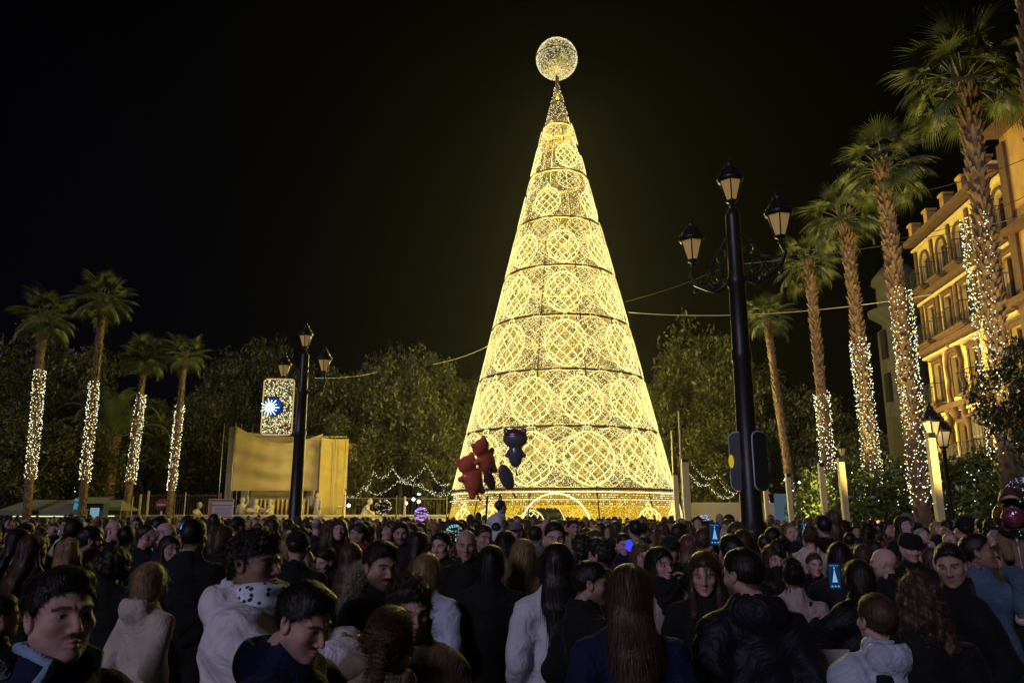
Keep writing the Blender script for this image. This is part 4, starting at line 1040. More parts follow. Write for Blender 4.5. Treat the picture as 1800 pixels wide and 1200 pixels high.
# ---------------------------------------------------------------- people
SKINS = [mat('skin_%s' % n, c, .52, attr=True, bump=.25, bscale=320, spec=.35, vary=.18, vscale=26, sss=.12) for n, c in (('fair', (.54, .335, .28)), ('light', (.42, .26, .195)), ('tan', (.29, .165, .115)), ('deep', (.16, .09, .065)))]
def hairmat(n, c): return mat('hair_'+n, c, .36, bump=.5, bscale=140, vary=.5, vscale=30, spec=.35, sheen=.05, strand=190)
HAIR = {n: hairmat(n, c) for n, c in (('black', (.010, .008, .007)), ('dark', (.020, .012, .008)), ('brown', (.075, .040, .020)), ('auburn', (.055, .024, .012)), ('blonde', (.34, .22, .10)), ('grey', (.28, .26, .24)), ('ginger', (.12, .06, .028)))}
def cloth(n, c, r=.85, bs=120, b=.35, sheen=.04): return mat('cloth_'+n, c, r, bump=b, bscale=bs, vary=.2, vscale=9, sheen=sheen, spec=.25, folds=.42)
CL = {n: cloth(n, tuple(q*.62 if q < .03 else q for q in c), *a) for n, c, *a in (
 ('black', (.010, .010, .011)), ('charcoal', (.022, .022, .025)), ('navy', (.010, .016, .04)), ('brown', (.05, .032, .02)), ('olive', (.05, .046, .026)), ('beige', (.26, .20, .13)),
 ('cream', (.50, .44, .36)), ('white', (.55, .56, .62)), ('fleece', (.66, .64, .66), .95, 160, .22, .1), ('silver', (.42, .46, .56), .6, 30, .35), ('denim', (.075, .115, .18), .8, 200), ('denim_dark', (.02, .035, .08)),
 ('red', (.22, .02, .02)), ('wine', (.07, .012, .015)), ('grey', (.14, .14, .15)), ('green', (.025, .05, .03)), ('leather', (.012, .013, .020), .60, 60, .2), ('tan_coat', (.20, .13, .07)), ('pink', (.40, .22, .24)), ('paleblue', (.25, .36, .48)), ('puffer_black', (.012, .012, .016), .35, 40, .3), ('fur', (.22, .18, .12), .95, 60, 1.0, .4), ('pinkbeige', (.40, .32, .29)))}
# --- head
def skull(P, g=0.0):
    d = ell(P, (0, -.018, .028), (.0755+g, .096+g, .089+g))
    return smin(d, ell(P, (0, .026, -.03), (.063+g, .062+g, .085+g)), .03)
def head_fn(P, sex='m', beard=0):
    A = (np.abs(P[0]), P[1], P[2]); m = sex == 'm'
    d = skull(P)
    jw = .052 if m else .045
    d = smin(d, rc(A, (jw, -.005, -.055), (.012, .062, -.098), .022 if m else .019, .018), .03)
    d = smin(d, rc(A, (.044, .068, .021), (.010, .083, .019), .009 if m else .007, .011 if m else .008), .012)
    d = smin(d, ell(A, (.043, .056, -.024), (.022, .022, .02)), .018)
    d = smax(d, -ell(A, (.032, .098, .0), (.019, .022, .012)), .012)
    lid = ell(A, (.032, .0665, .0), (.0150, .0150, .0138))
    lid = np.maximum(lid, -ell(A, (.032, .084, -.0012), (.0145, .014, .0058)))
    d = smin(d, lid, .004)
    d = smin(d, rc(P, (0, .083, .010), (0, .106, -.034), .0075, .0105), .010)
    d = smin(d, ell(A, (.0115, .093, -.038), (.0085, .011, .008)), .006)
    d = smax(d, -ell(A, (.0065, .100, -.048), (.004, .006, .005)), .002)
    d = smin(d, rc(A, (.021, .078, -.066), (.004, .092, -.0635), .003, .0065), .005)
    d = smin(d, rc(A, (.018, .079, -.0755), (.003, .090, -.0765), .004, .0075), .005)
    d = smax(d, -ell(P, (0, .098, -.0700), (.024, .014, .0016)), .003)
    d = smin(d, ell(P, (0, .074, -.101), (.020, .018, .016)), .015)
    ear = ell((A[0], P[1]*.97+P[2]*.2, P[2]), (.078, -.012, -.008), (.010, .020, .033))
    ear = smax(ear, -ell((A[0], P[1]*.97+P[2]*.2, P[2]), (.0885, -.006, -.003), (.0075, .011, .021)), .004)
    ear = smin(ear, ell(A, (.078, -.004, -.03), (.006, .008, .009)), .008)
    d = smin(d, ear, .005)
    nr = .055 if m else .045
    d = smin(d, rc(P, (0, -.022, -.06), (0, -.050, -.20), nr, nr+.004), .02)
    if m: d = smin(d, ell(P, (0, .022, -.135), (.012, .014, .016)), .02)
    return d
def head_cols(V, sex, beard, hl=True, brow=.10, mouth=(1.0, .55, .50)):
    x, y, z = np.abs(V[:, 0]), V[:, 1], V[:, 2]; C = np.ones((len(V), 3))
    def g(cx, cz, rx, rz): return np.clip(1.6-np.sqrt(((x-cx)/rx)**2+((z-cz)/rz)**2)*1.2, 0, 1)*(y > .03)
    C *= 1-.10*np.array([0, 1, 1])*g(.045, -.035, .03, .022)[:, None]
    C *= 1-.16*np.array([0, 1, 1])*g(0, -.036, .018, .014)[:, None]
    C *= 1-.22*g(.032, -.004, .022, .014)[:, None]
    l = np.maximum(g(.006, -.0655, .019, .005), g(.004, -.0765, .017, .0062)); C = C*(1-l[:, None])+l[:, None]*np.array(mouth)*.85
    bz = .0225+.10*(x-.03)*(x < .035)-.30*(x-.038)*(x > .038)
    b = np.clip(1.7-np.abs(z-bz)/(.0042 if sex == 'm' else .003), 0, 1)*((x > .015) & (x < .054) & (y > .03)); C *= (1-(1-brow)*b)[:, None]
    if hl:
        cut = V[:, 1]+.003-1.02*V[:, 2]; s = np.clip((.016-cut)/.016, 0, 1)*np.clip((V[:, 2]+.03-.8*V[:, 1])/.02+.5, 0, 1)*(x < .0775); C *= (1-.80*s)[:, None]
    C *= (1+.07*np.sin(V[:, 0]*70+1)*np.sin(V[:, 2]*55)+.05*np.sin(V[:, 1]*120)*np.sin(V[:, 2]*130))[:, None]
    if beard:
        s = np.clip((-.040-z)/.02, 0, 1)*(z > -.125)*np.clip((y+.005)/.02, 0, 1)*(1-g(.0, -.071, .022, .011))*(1-g(0, -.038, .02, .014))
        C *= (1-beard*.8*s)[:, None]
        mo = g(.012, -.0555, .020, .0065); C *= (1-min(1, beard*1.25+.15)*.85*mo)[:, None]
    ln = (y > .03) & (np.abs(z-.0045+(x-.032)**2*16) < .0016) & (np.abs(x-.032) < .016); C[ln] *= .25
    return C
HC = {}
def head_arr(sex, beard, h, hl=True):
    k = (sex, beard, h, hl)
    if k in HC: return HC[k]
    kk = (sex, h)
    if kk not in HC: HC[kk] = surf(lambda P: head_fn(P, sex), (-.1, -.135, -.205), (.1, .125, .13), h)
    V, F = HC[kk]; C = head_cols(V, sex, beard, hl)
    # eyeballs
    for s in (-1, 1):
        n1, n2 = (20, 14) if h < .004 else (10, 8); mb = MB().sphere((0, 0, 0), .0128, n1, n2); e_ = np.array(mb.v)[:, [0, 2, 1]]*[1, 1, 1]; f = []
        for p in mb.f:
            if len(p) == 4: f.append(p)
            else:
                for i in range(1, len(p)-1): f.append([p[0], p[i], p[i+1], p[i+1]])
        rr = np.sqrt((e_[:, 0]-.001)**2+(e_[:, 2]+.0005)**2); ec = np.ones((len(e_), 3))*np.array([1.15, 1.8, 2.3]); fr = e_[:, 1] > 0
        ec[fr & (rr < .0062)] = (.16, .16, .16); ec[fr & (rr < .003)] = (.01, .01, .01)
        f = [[q[3], q[2], q[1], q[0]] for q in f if len(set(q)) == 4]
        F = np.concatenate([F, np.array(f)+len(V)]); V = np.concatenate([V, e_+[s*.032, .0665, 0]]); C = np.concatenate([C, ec])
    HC[k] = (V, F, C); return HC[k]
# --- hair
def hair_fn(style, seed=0):
    def wav(P, a, f): return a*(np.sin(P[0]*f+seed)*np.sin(P[1]*f*1.13+1.3*seed)+np.sin(P[2]*f*.9+2+P[0]*f*.5)*.6)
    def streak(P, a, n): return a*np.sin(np.arctan2(P[0], P[1]+.01)*n+P[2]*14+np.sin(P[2]*30))
    def cap(P, g, top=0, side=-.03, fringe=0.0):
        d = skull(P, g)
        if top: d = smin(d, ell(P, (0, -.004, .073), (.062, .080, .045+top)), .02)
        cut = (P[1]-(.008+fringe)-1.02*(P[2])+.006*np.sin(P[0]*120+seed*2)*np.sin(P[0]*37+seed)+.003*np.sin(P[0]*310))*.7
        low = (side+.8*P[1]-P[2])*.78
        return smax(smax(d, cut, .008), low, .008)
    def f(P):
        A = (np.abs(P[0]), P[1], P[2])
        if style == 'short': return cap(P, .008, .006, fringe=-.013)+wav(P, .0010, 190)
        if style == 'quiff': return smin(cap(P, .008, .014, fringe=-.010), ell(P, (0, .040, .100), (.058, .034, .020)), .02)+wav(P, .0015, 150)
        if style == 'buzz': return cap(P, .005)+wav(P, .0006, 200)
        if style == 'curly': 
            d = cap(P, .007, .022); d = smin(d, ell(P, (0, .034, .104), (.068, .052, .034)), .02); return d+wav(P, .005, 95)+wav(P, .003, 220)
        if style == 'bigcurl':
            d = cap(P, .035, .03, side=-.10); return smin(d, ell(P, (0, -.03, .0), (.125, .115, .115)), .03)+wav(P, .009, 80)+wav(P, .003, 210)+0*P[0] if False else smax(smin(d, ell(P, (0, -.04, .005), (.125, .115, .118)), .03), (P[1]-.045-.5*P[2]), .01)+wav(P, .009, 80)+wav(P, .003, 210)
        if style == 'frizz':   # shoulder-length curls round the face
            d = cap(P, .018, .016, side=-.06); d = smin(d, rc(A, (.078, -.03, -.02), (.095, -.02, -.19), .026, .036), .03); d = smin(d, ell(P, (0, -.07, -.07), (.10, .05, .13)), .03); return d+wav(P, .008, 85)+wav(P, .003, 200)
        if style == 'long':
            d = cap(P, .014, .008, side=-.04, fringe=-.004)
            d = smin(d, rc(P, (0, -.045, .03), (0, -.085, -.20), .094, .100, .62), .03)
            d = smin(d, rc(P, (0, -.085, -.2), (0, -.115, -.42), .098, .070, .42), .03)
            d = smin(d, rc(A, (.074, -.005, .0), (.086, .03, -.24), .018, .030), .02)
            return d+streak(P, .0007, 61)
        if style == 'longwave':
            d = cap(P, .018, .012, side=-.04)
            d = smin(d, rc(P, (0, -.05, .03), (0, -.085, -.22), .098, .110, .62), .03); d = smin(d, rc(A, (.078, .0, .0), (.098, .045, -.26), .022, .036), .03)
            return d+streak(P, .001, 57)+wav(P, .005, 60)
        if style == 'bob':
            d = cap(P, .018, .010, side=-.04)
            d = smin(d, ell(P, (0, -.035, -.025), (.100, .092, .115)), .02); d = smax(d, (P[1]-.050-.25*P[2]), .01); d = smax(d, -.128-P[2], .012); return d+streak(P, .0008, 57)
        if style == 'tied':
            d = cap(P, .007, .004, side=-.05); d = smin(d, rc(P, (0, -.11, .01), (0, -.135, -.18), .022, .028), .02); d = smin(d, rc(P, (0, -.135, -.18), (0, -.12, -.27), .028, .008), .015); return d+streak(P, .0012, 46)
        if style == 'bun':
            d = cap(P, .010, .006, side=-.05); d = smin(d, ell(P, (-.012, -.065, .125), (.043, .042, .036)), .012); return d+streak(P, .0012, 46)+wav(P, .0015, 130)
        if style == 'lowbun':
            d = cap(P, .010, .006, side=-.05); d = smin(d, ell(P, (0, -.122, .0), (.036, .03, .036)), .012); return d+streak(P, .0012, 46)
        if style == 'receding':
            d = cap(P, .004, .0, fringe=-.05); return d+wav(P, .001, 160)
        if style == 'fringe':    # crown for bald heads with side hair
            d = cap(P, .006, .0, fringe=-.045); return smax(d, P[2]-.045, .01)
        if style == 'beanie':
            d = skull((P[0], P[1], P[2]), .017); d = smin(d, ell(P, (0, -.02, .085), (.075, .085, .055)), .02); return smax(d, .022-.22*P[1]-P[2], .006)+.0012*np.sin(np.arctan2(P[0], P[1])*60)
        if style == 'cap':
            d = smax(skull(P, .013), .035-.05*P[1]-P[2], .005); br = smax(ell(P, (0, .095, .040), (.070, .070, .012)), -(P[1]-.03), .005); return smin(d, br, .006)
        if style == 'hood':     # hood worn up
            d = smin(skull(P, .030), rc(P, (0, -.05, -.04), (0, -.06, -.16), .10, .11), .03); d = smax(d, -ell(P, (0, .10, -.015), (.068, .075, .105)), .01); return d+wav(P, .003, 50)
    return f
HB = {'short': (-.12, .13, -.13, .16), 'long': (-.17, .13, -.46, .15), 'longwave': (-.2, .13, -.34, .16)}
def hair_arr(style, h, seed):
    k = ('h', style, h, seed)
    if k in HC: return HC[k]
    lo = {'long': -.50, 'longwave': -.35, 'frizz': -.26, 'tied': -.30, 'bob': -.15, 'hood': -.20, 'bigcurl': -.16}.get(style, -.14)
    w = .16 if style in ('bigcurl', 'frizz', 'longwave', 'hood', 'long') else .12
    HC[k] = surf(hair_fn(style, seed), (-w, -.20, lo), (w, .175 if style == 'cap' else .14, .185), h); return HC[k]
def strands(V, F, n, style, wd, rs):
    """thin ribbons that follow the hair's own fall and break up its outline"""
    if style in ('beanie', 'cap', 'hood', 'buzz'): return None
    q = F[rs.integers(0, len(F), n)]; p = V[q].mean(1)
    nr = np.cross(V[q[:, 1]]-V[q[:, 0]], V[q[:, 2]]-V[q[:, 0]]); nr /= np.linalg.norm(nr, axis=1)[:, None]+1e-9
    curly = style in ('curly', 'bigcurl', 'frizz'); tied = style in ('tied', 'bun', 'lowbun')
    if curly: fl = rs.normal(size=(n, 3))
    elif style in ('short', 'quiff', 'receding', 'fringe'): fl = np.stack([p[:, 0]*4, p[:, 1]*3+.35, np.full(n, -.25)], 1)+.35*rs.normal(size=(n, 3))
    elif tied: fl = np.stack([-p[:, 0]*2, -np.ones(n), .25+0*p[:, 0]], 1)+.06*rs.normal(size=(n, 3))
    else: fl = np.stack([p[:, 0]*1.5, np.where(p[:, 2] > .06, p[:, 1]*5, -.1), -np.ones(n)], 1)+.10*rs.normal(size=(n, 3))
    fl -= (fl*nr).sum(1)[:, None]*nr; fl /= np.linalg.norm(fl, axis=1)[:, None]+1e-9
    L = {'curly': .024, 'bigcurl': .03, 'frizz': .026, 'short': .015, 'quiff': .020, 'receding': .012, 'fringe': .014, 'tied': .05, 'bun': .05, 'lowbun': .05}.get(style, .085)*(.5+rs.random(n))
    lift = (.40 if curly else .14 if style in ('short', 'quiff') else .05 if tied else .11)*(.3+rs.random(n))
    s = np.cross(fl, nr); w = wd*(.6+.8*rs.random(n)); vs = []
    for t, ww in ((0, 1), (.5, .8), (1, .15)):
        c = p+fl*(L*t)[:, None]+nr*(.001+L*lift*(t if not curly else math.sin(t*2.2)))[:, None]
        if not curly and not tied: c[:, 2] -= L*.22*t*t
        vs += [c-s*(w*ww)[:, None], c+s*(w*ww)[:, None]]
    Vv = np.stack(vs, 1).reshape(-1, 3); b = np.arange(n)[:, None]*6
    Ff = np.concatenate([b+np.array([0, 1, 3, 2]), b+np.array([2, 3, 5, 4])])
    return Vv, Ff
# --- hand: palm along +z, palm facing +y; thumb on +x
def hand_arr(curl, h=.0042):
    k = ('hand', curl)
    if k in HC: return HC[k]
    segs = []
    for i, (x, L) in enumerate(((.027, .074), (.009, .083), (-.009, .077), (-.026, .060))):
        a = curl*(.75+.1*i)*.9; p = np.array([x, 0, .086-.004*abs(i-1)]); r = .0088-.0006*i
        for j, fr in enumerate((.45, .31, .24)):
            if j: a += curl*(1.0 if j == 1 else .7)
            q = p+np.array([x*.12, math.sin(a), math.cos(a)])*L*fr; segs.append((tuple(p), tuple(q), r, r-.0009)); p = q; r -= .0008
    t0 = np.array([.028, .006, .022]); t1 = t0+np.array([.024, .014+.01*curl, .026]); t2 = t1+np.array([.006-.012*curl, .012+.012*curl, .028]); t3 = t2+np.array([-.006-.01*curl, .008, .020])
    segs += [(tuple(t0), tuple(t1), .0135, .011), (tuple(t1), tuple(t2), .0105, .0092), (tuple(t2), tuple(t3), .009, .0075)]
    def fn(P):
        d = rc(P, (.02, 0, .03), (.024, 0, .082), .0145, .0125); d = smin(d, rc(P, (0, 0, .02), (.0, 0, .082), .016, .013), .01); d = smin(d, rc(P, (-.018, 0, .02), (-.024, 0, .078), .0145, .0115), .01)
        d = smin(d, rc(P, (0, 0, -.05), (0, 0, .015), .025, .0215, .8), .012)
        for i, (a, b, ra, rb) in enumerate(segs): d = smin(d, rc(P, a, b, ra, rb), .003 if i % 3 or i >= 12 else .006)
        return d
    HC[k] = surf(fn, (-.06, -.06, -.055), (.085, .10, .185), h); return HC[k]
def place(V, M): return V@np.array(M.to_3x3()).T+np.array(M.translation)
# --- arms
SH = 1.385
def ik(s, t, bend, l1=.29, l2=.26):
    s, t = Vector(s), Vector(t); d = t-s; L = min(d.length, (l1+l2)*.985); n = d.normalized(); a = (l1*l1-l2*l2+L*L)/(2*L); h = math.sqrt(max(1e-5, l1*l1-a*a))
    b = Vector(bend); b = b-n*b.dot(n); b.normalize(); return s+n*a+b*h, s+n*L
ARMS = {'down': ((.235, .04, .90), (.12, -.5, 0)), 'pocket': ((.21, .15, 1.00), (.8, -.5, 0)), 'phone': ((.10, .34, 1.28), (.8, 0, -1)), 'highphone': ((.09, .30, 1.60), (.7, .2, -1)), 'cross': ((-.02, .23, 1.20), (1, 0, -.6)), 'face': ((.06, .22, 1.40), (.6, .1, -1)), 'up': ((.16, .16, 1.92), (1, .2, -.3))}
def arm_pts(spec, sd):
    tgt, bend = ARMS[spec] if isinstance(spec, str) else (spec, (.7, .1, -1))
    if isinstance(spec, str): tgt = (tgt[0]*sd, tgt[1], tgt[2])
    s = Vector((.185*sd, -.01, SH)); e_, w = ik(s, tgt, (bend[0]*sd, bend[1], bend[2])); return s, e_, w
def wob(P, a, seed):
    return a*(np.sin(P[2]*31+P[0]*13+seed)*np.sin(P[0]*24-P[2]*9+seed*2)+.6*np.sin(P[2]*57+P[1]*33+seed)*np.sin(P[0]*41+seed)+.5*np.sin(P[2]*17+np.sin(P[0]*19)*2))
def body_fn(arms):
    A_ = [arm_pts(arms[0], -1), arm_pts(arms[1], 1)]
    def f(P):
        d = rc(P, (0, -.01, 1.30), (0, 0, 1.02), .135, .115, .68); d = smin(d, rc(P, (0, 0, .98), (0, 0, .92), .14, .15, .7), .05); d = smin(d, rc(P, (-.12, -.01, 1.36), (.12, -.01, 1.36), .055, .055), .05)
        d = smin(d, rc(P, (0, -.045, 1.36), (0, -.045, 1.52), .062, .055), .05)
        for s in (-1, 1):
            d = smin(d, rc(P, (s*.085, 0, .90), (s*.10, .01, .49), .085, .055), .03); d = smin(d, rc(P, (s*.10, .01, .49), (s*.11, -.01, .09), .053, .036), .02); d = smin(d, rc(P, (s*.11, -.02, .05), (s*.12, .13, .035), .038, .03), .02)
        for s, e_, w in A_: d = smin(smin(d, rc(P, s, e_, .055, .042), .03), rc(P, e_, w, .042, .027), .015)
        return d
    return f
def jacket_fn(style, arms, seed, hood):
    A_ = [arm_pts(arms[0], -1), arm_pts(arms[1], 1)]
    g = {'coat': .010, 'jacket': .016, 'puffer': .036, 'fleece': .052, 'shirt': .006, 'bomber': .022}[style]
    zb = {'coat': .50, 'jacket': .92, 'puffer': .84, 'fleece': .84, 'shirt': .93, 'bomber': .94}[style]
    def f(P):
        fl = .03 if style == 'coat' else 0
        d = rc(P, (0, -.01, 1.30), (0, 0, 1.02), .150+g, .138+g+fl*.5, .72); d = smin(d, rc(P, (0, 0, 1.02), (0, 0, zb+.05), .148+g, .16+g+fl, .72), .05)
        d = smin(d, rc(P, (-.14, -.012, 1.375), (.14, -.012, 1.375), .062+g*.6, .062+g*.6), .05)
        Am = (np.abs(P[0]), P[1], P[2]); d = smin(d, rc(Am, (.03, -.03, 1.455), (.16, -.015, 1.385-g*.3), .052+g*.4, .050+g*.5), .03)
        d = smin(d, rc(P, (0, -.03, 1.40), (0, -.04, 1.50), .095+g*.3, .070+g*.3), .04)
        d = smax(d, zb-P[2], .015)
        for s, e_, w in A_:
            wc = e_.lerp(w, .93); s = Vector((s.x*(1-.4*g), s.y, 1.372-g*.45)); d = smin(d, rc(P, s, e_, .064+g*.9, .056+g), .035); d = smin(d, smin(rc(P, e_, wc, .056+g, .042+g*.75), d, .001), .02)
        if style == 'puffer': d = d-.011*np.abs(np.sin((P[2]+.3*np.abs(P[0]))*PI/.095))+.009
        if style == 'fleece': d = d+wob(P, .004, seed)+.0018*np.sin(P[0]*150+3*np.sin(P[2]*60))*np.sin(P[2]*170)*np.sin(P[1]*150)
        d = d+wob(P, {'coat': .005, 'jacket': .008, 'puffer': .006, 'fleece': .006, 'shirt': .007, 'bomber': .009}[style], seed)
        if hood == 'down': d = smin(d, smax(ell(P, (0, -.105, 1.47), (.135, .085, .10)), -ell(P, (0, -.075, 1.565), (.085, .075, .10)), .02), .012)
        if hood in ('collar', None): d = smin(d, smax(rc(P, (0, -.038, 1.46), (0, -.042, 1.535 if hood else 1.505), .082, .080), -rc(P, (0, -.038, 1.44), (0, -.042, 1.75), .069, .074), .004), .012)
        d = smax(d, -rc(P, (0, -.04, 1.50), (0, -.03, 1.9), .064, .075), .006)
        return d
    return f, zb
def trouser_fn(P):
    d = rc(P, (0, 0, 1.0), (0, 0, .92), .142, .158, .72)
    for s in (-1, 1):
        d = smin(d, rc(P, (s*.088, 0, .90), (s*.10, .01, .49), .098, .072), .03); d = smin(d, rc(P, (s*.10, .01, .49), (s*.11, -.01, .10), .072, .058), .02)
    return smax(d, .07-P[2], .005)+wob(P, .003, 1)
def shoe_fn(P):
    d = smin(rc(P, (0, -.04, .05), (0, .15, .035), .045, .036), rc(P, (0, -.03, .06), (0, -.03, .11), .045, .045), .02); return smax(d, -P[2], .004)
SHOE = None; TROU = {}
def trou_mesh(m):
    if m.name not in TROU:
        if 'a' not in TROU: TROU['a'] = surf(trouser_fn, (-.22, -.16, .05), (.22, .16, 1.06), .024)
        TROU[m.name] = make_mesh('trousers', *TROU['a'], [m], smooth=True)
    return TROU[m.name]
def shoe_mesh(m):
    if ('s', m.name) not in TROU:
        if 'sh' not in TROU: TROU['sh'] = surf(shoe_fn, (-.06, -.1, -.01), (.06, .2, .17), .013)
        TROU[('s', m.name)] = make_mesh('shoe', *TROU['sh'], [m], smooth=True)
    return TROU[('s', m.name)]
NECK = Vector((0, -.045, 1.50))
def head_M(yaw, pitch, roll=0, hs=1.0):
    """head frame to body frame: turned about the neck"""
    return Matrix.Translation((0, -.045, 1.50)) @ Matrix.Rotation(-math.radians(yaw), 4, 'Z') @ Matrix.Rotation(math.radians(roll), 4, 'Y') @ Matrix.Rotation(math.radians(pitch), 4, 'X') @ Matrix.Translation((0, .045, .135)) @ Matrix.Scale(hs, 4)
def build_person(root, sex, hair, hcol, skin, jstyle, jcol, arms=('down', 'down'), hyaw=0, pitch=0, roll=0, beard=0, hood=None, res=1, seed=1, pants='black', hs=1.0, nstr=None, hoodmat=None):
    """res 0 close to the camera, 1 middle, 2 crowd. Root is an Empty; returns the head frame."""
    HM = head_M(hyaw, pitch, roll, hs)
    hh = (.0035, .0061, .0095)[res]; bh = (.034, .04, .05)[res]; jh = (.0145, .024, .030)[res]
    V, F, C = head_arr(sex, beard, hh, hair not in (None, 'fringe', 'receding', 'hood', 'cap', 'beanie')); V = place(V, HM)
    kb = ('b', arms, bh)
    if kb not in HC: HC[kb] = surf(body_fn(arms), (-.72, -.25, 0), (.72, .75, 2.05) if any(a != 'down' and a != 'pocket' for a in arms) else (.42, .3, 1.56), bh) if True else None
    BV, BF = HC[kb]
    PV, PF = [V, BV], [F, BF+len(V)]; o = len(V)+len(BV); CC = [C, np.ones((len(BV), 3))]
    if res < 2:
        for sd_, a in ((-1, arms[0]), (1, arms[1])):
            s, e_, w = arm_pts(a, sd_); hv, hf = hand_arr(.35, .010) if a in ('down', 'pocket') else hand_arr(.95 if a != 'face' else .6); d = (w-e_).normalized()
            y = Vector((-.9*sd_, .3, .2)) if not isinstance(a, str) or a in ('phone', 'highphone', 'down', 'face', 'up') else Vector((0, -1, 0)); y = (y-d*y.dot(d)).normalized(); x = y.cross(d)
            M = Matrix((x, y, d)).transposed().to_4x4(); M.translation = w
            vv = hv*np.array([1 if x.dot(Vector((0, 0, 1))) > -2 else 1, 1, 1]); 
            if (x.z < 0): vv = vv*np.array([-1, 1, 1]); hf = hf[:, ::-1]
            PV.append(place(vv, M)); PF.append(hf+o); o += len(vv); CC.append(np.ones((len(vv), 3)))
    obj('body', make_mesh('body', np.concatenate(PV), np.concatenate(PF), [skin], smooth=True, col=np.concatenate(CC)), root)
    if hair:
        hv, hf = hair_arr(hair, (.0048, .0082, .0105)[res], seed % 3)
        HV = place(hv, HM)
        if hair in ('long', 'longwave', 'frizz', 'tied'):      # long hair lies on the back and shoulders
            ty = HV[:, 2] < 1.50; k = np.clip((1.52-HV[:, 2])/.12, 0, 1); bk = HV[:, 1] < -.03
            lim = -.135-.02*(jstyle in ('puffer', 'fleece'))
            HV[:, 1] = np.where(bk, np.minimum(HV[:, 1], HV[:, 1]*(1-k)+np.minimum(HV[:, 1]-.055, lim)*k), np.maximum(HV[:, 1], HV[:, 1]*(1-k)+np.maximum(HV[:, 1]+.10, .12)*k) if False else HV[:, 1]+k*.09)
        parts = [(HV, hf)]
        n = (4500, 850, 260)[res] if nstr is None else nstr
        st = strands(HV if False else hv, hf, n, hair, (.0009, .0016, .003)[res], np.random.default_rng(seed))
        if st is not None:
            sv = place(st[0], HM)
            if hair in ('long', 'longwave', 'frizz', 'tied'):
                k = np.clip((1.52-sv[:, 2])/.12, 0, 1); bk = sv[:, 1] < -.03; lim = -.135-.02*(jstyle in ('puffer', 'fleece'))
                sv[:, 1] = np.where(bk, np.minimum(sv[:, 1], sv[:, 1]*(1-k)+np.minimum(sv[:, 1]-.055, lim)*k), sv[:, 1]+k*.09)
            parts.append((sv, st[1]))
        nm = {'beanie': 'beanie', 'cap': 'cap', 'hood': 'hood'}.get(hair, 'hair')
        v_, f_ = joinm(parts); obj(nm, make_mesh(nm, v_, f_, [hcol], smooth=True), root)
        if hair in ('beanie', 'cap', 'hood') and sex == 'm' and hair != 'hood':
            v2, f2 = hair_arr('receding', (.0048, .0082, .0105)[res], 0); obj('hair', make_mesh('hair', place(v2, HM), f2, [HAIR['dark']], smooth=True), root)
    jf, zb = jacket_fn(jstyle, arms, seed, hood)
    wide = any(not isinstance(a, str) or a not in ('down', 'pocket') for a in arms)
    kj = ('j', jstyle, arms, seed % 4, hood, jh)
    if kj not in HC: HC[kj] = surf(jf, (-.72 if wide else -.42, -.30, zb-.03), (.72 if wide else .42, .72 if wide else .34, (2.05 if 'up' in arms or not all(isinstance(a, str) for a in arms) else 1.72) if wide else 1.62), jh)
    obj('jacket', make_mesh('jacket', *HC[kj], [CL[jcol]], smooth=True), root)
    obj('trousers', trou_mesh(CL[pants]), root)
    for s in (-.11, .12): obj('shoe', shoe_mesh(CL['charcoal']), root, loc=(s, 0, 0))
    return HM
def hero(px, yt, Y, face, body, label, group=None, top=1.765, **k):
    """face, body: directions in degrees, 0 looks away from the camera, 90 to the right, 180 at the camera"""
    Y *= 1.13 if Y < 12 else 1
    T = at(px, yt, Y); sc = T.z/top; hs = k.pop('hs', .97)
    if k.get('hair') in ('curly', 'bigcurl'): sc *= .975
    t = thing('person', label, 'person', (T.x, T.y, 0), -math.radians(body), group); t.scale = (sc,)*3
    # keep the head over the pixel: the head sits a little behind the root's axis
    hy = ((face-body+180) % 360)-180
    HM = build_person(t, hyaw=hy, hs=hs, **k)
    hp = Matrix.Rotation(-math.radians(body), 4, 'Z') @ (HM @ Vector((0, 0, .03))); t.location.x -= hp.x*sc; t.location.y -= hp.y*sc
    return t, HM
def on_body(t, o): o.parent = t; return o
def strap(t, pts, w, m, name='bag_strap'):
    mb = MB(); mb.tube(pts, w, 5); o = mb.obj(name, m, t); return o
H = hero; K = dict
SK0, SK1, SK2, SK3 = SKINS
# ---- nearest people
p1, hm = H(118, 993, 1.85, 128, 112, 'young man with dark short hair and thin moustache gazing right at the lower left corner', sex='m', hair='quiff', hcol=HAIR['dark'], skin=SK0, jstyle='jacket', jcol='navy', beard=.22, hood=None, res=0, seed=2, pitch=3)
MB().tube([(-.085, .02, 1.47), (-.07, .05, 1.53), (-.075, -.07, 1.56), (.075, -.07, 1.56), (.07, .05, 1.53), (.085, .02, 1.47)], .016, 8).obj('shirt_collar', CL['paleblue'], p1)
p3, hm = H(545, 1003, 2.25, 118, 105, 'man with combed dark hair and moustache looking down, in a dark navy hooded coat', sex='m', hair='quiff', hcol=HAIR['black'], skin=SK0, jstyle='jacket', jcol='navy', beard=.30, hood='down', res=0, seed=1, pitch=-24, arms=('phone', 'phone'))
p4, hm = H(687, 1058, 2.15, 8, 12, 'girl seen from behind with smooth brown hair pulled back, lowest in the picture', sex='f', hair='tied', hcol=HAIR['brown'], skin=SK0, jstyle='fleece', jcol='beige', hood=None, res=0, seed=1, nstr=2500)
p5, hm = H(722, 1008, 2.75, 152, 160, 'frowning woman with dark curly hair in an olive beige padded jacket', sex='f', hair='frizz', hcol=HAIR['dark'], skin=SK0, jstyle='puffer', jcol='beige', hood='collar', res=0, seed=2, pitch=-14)
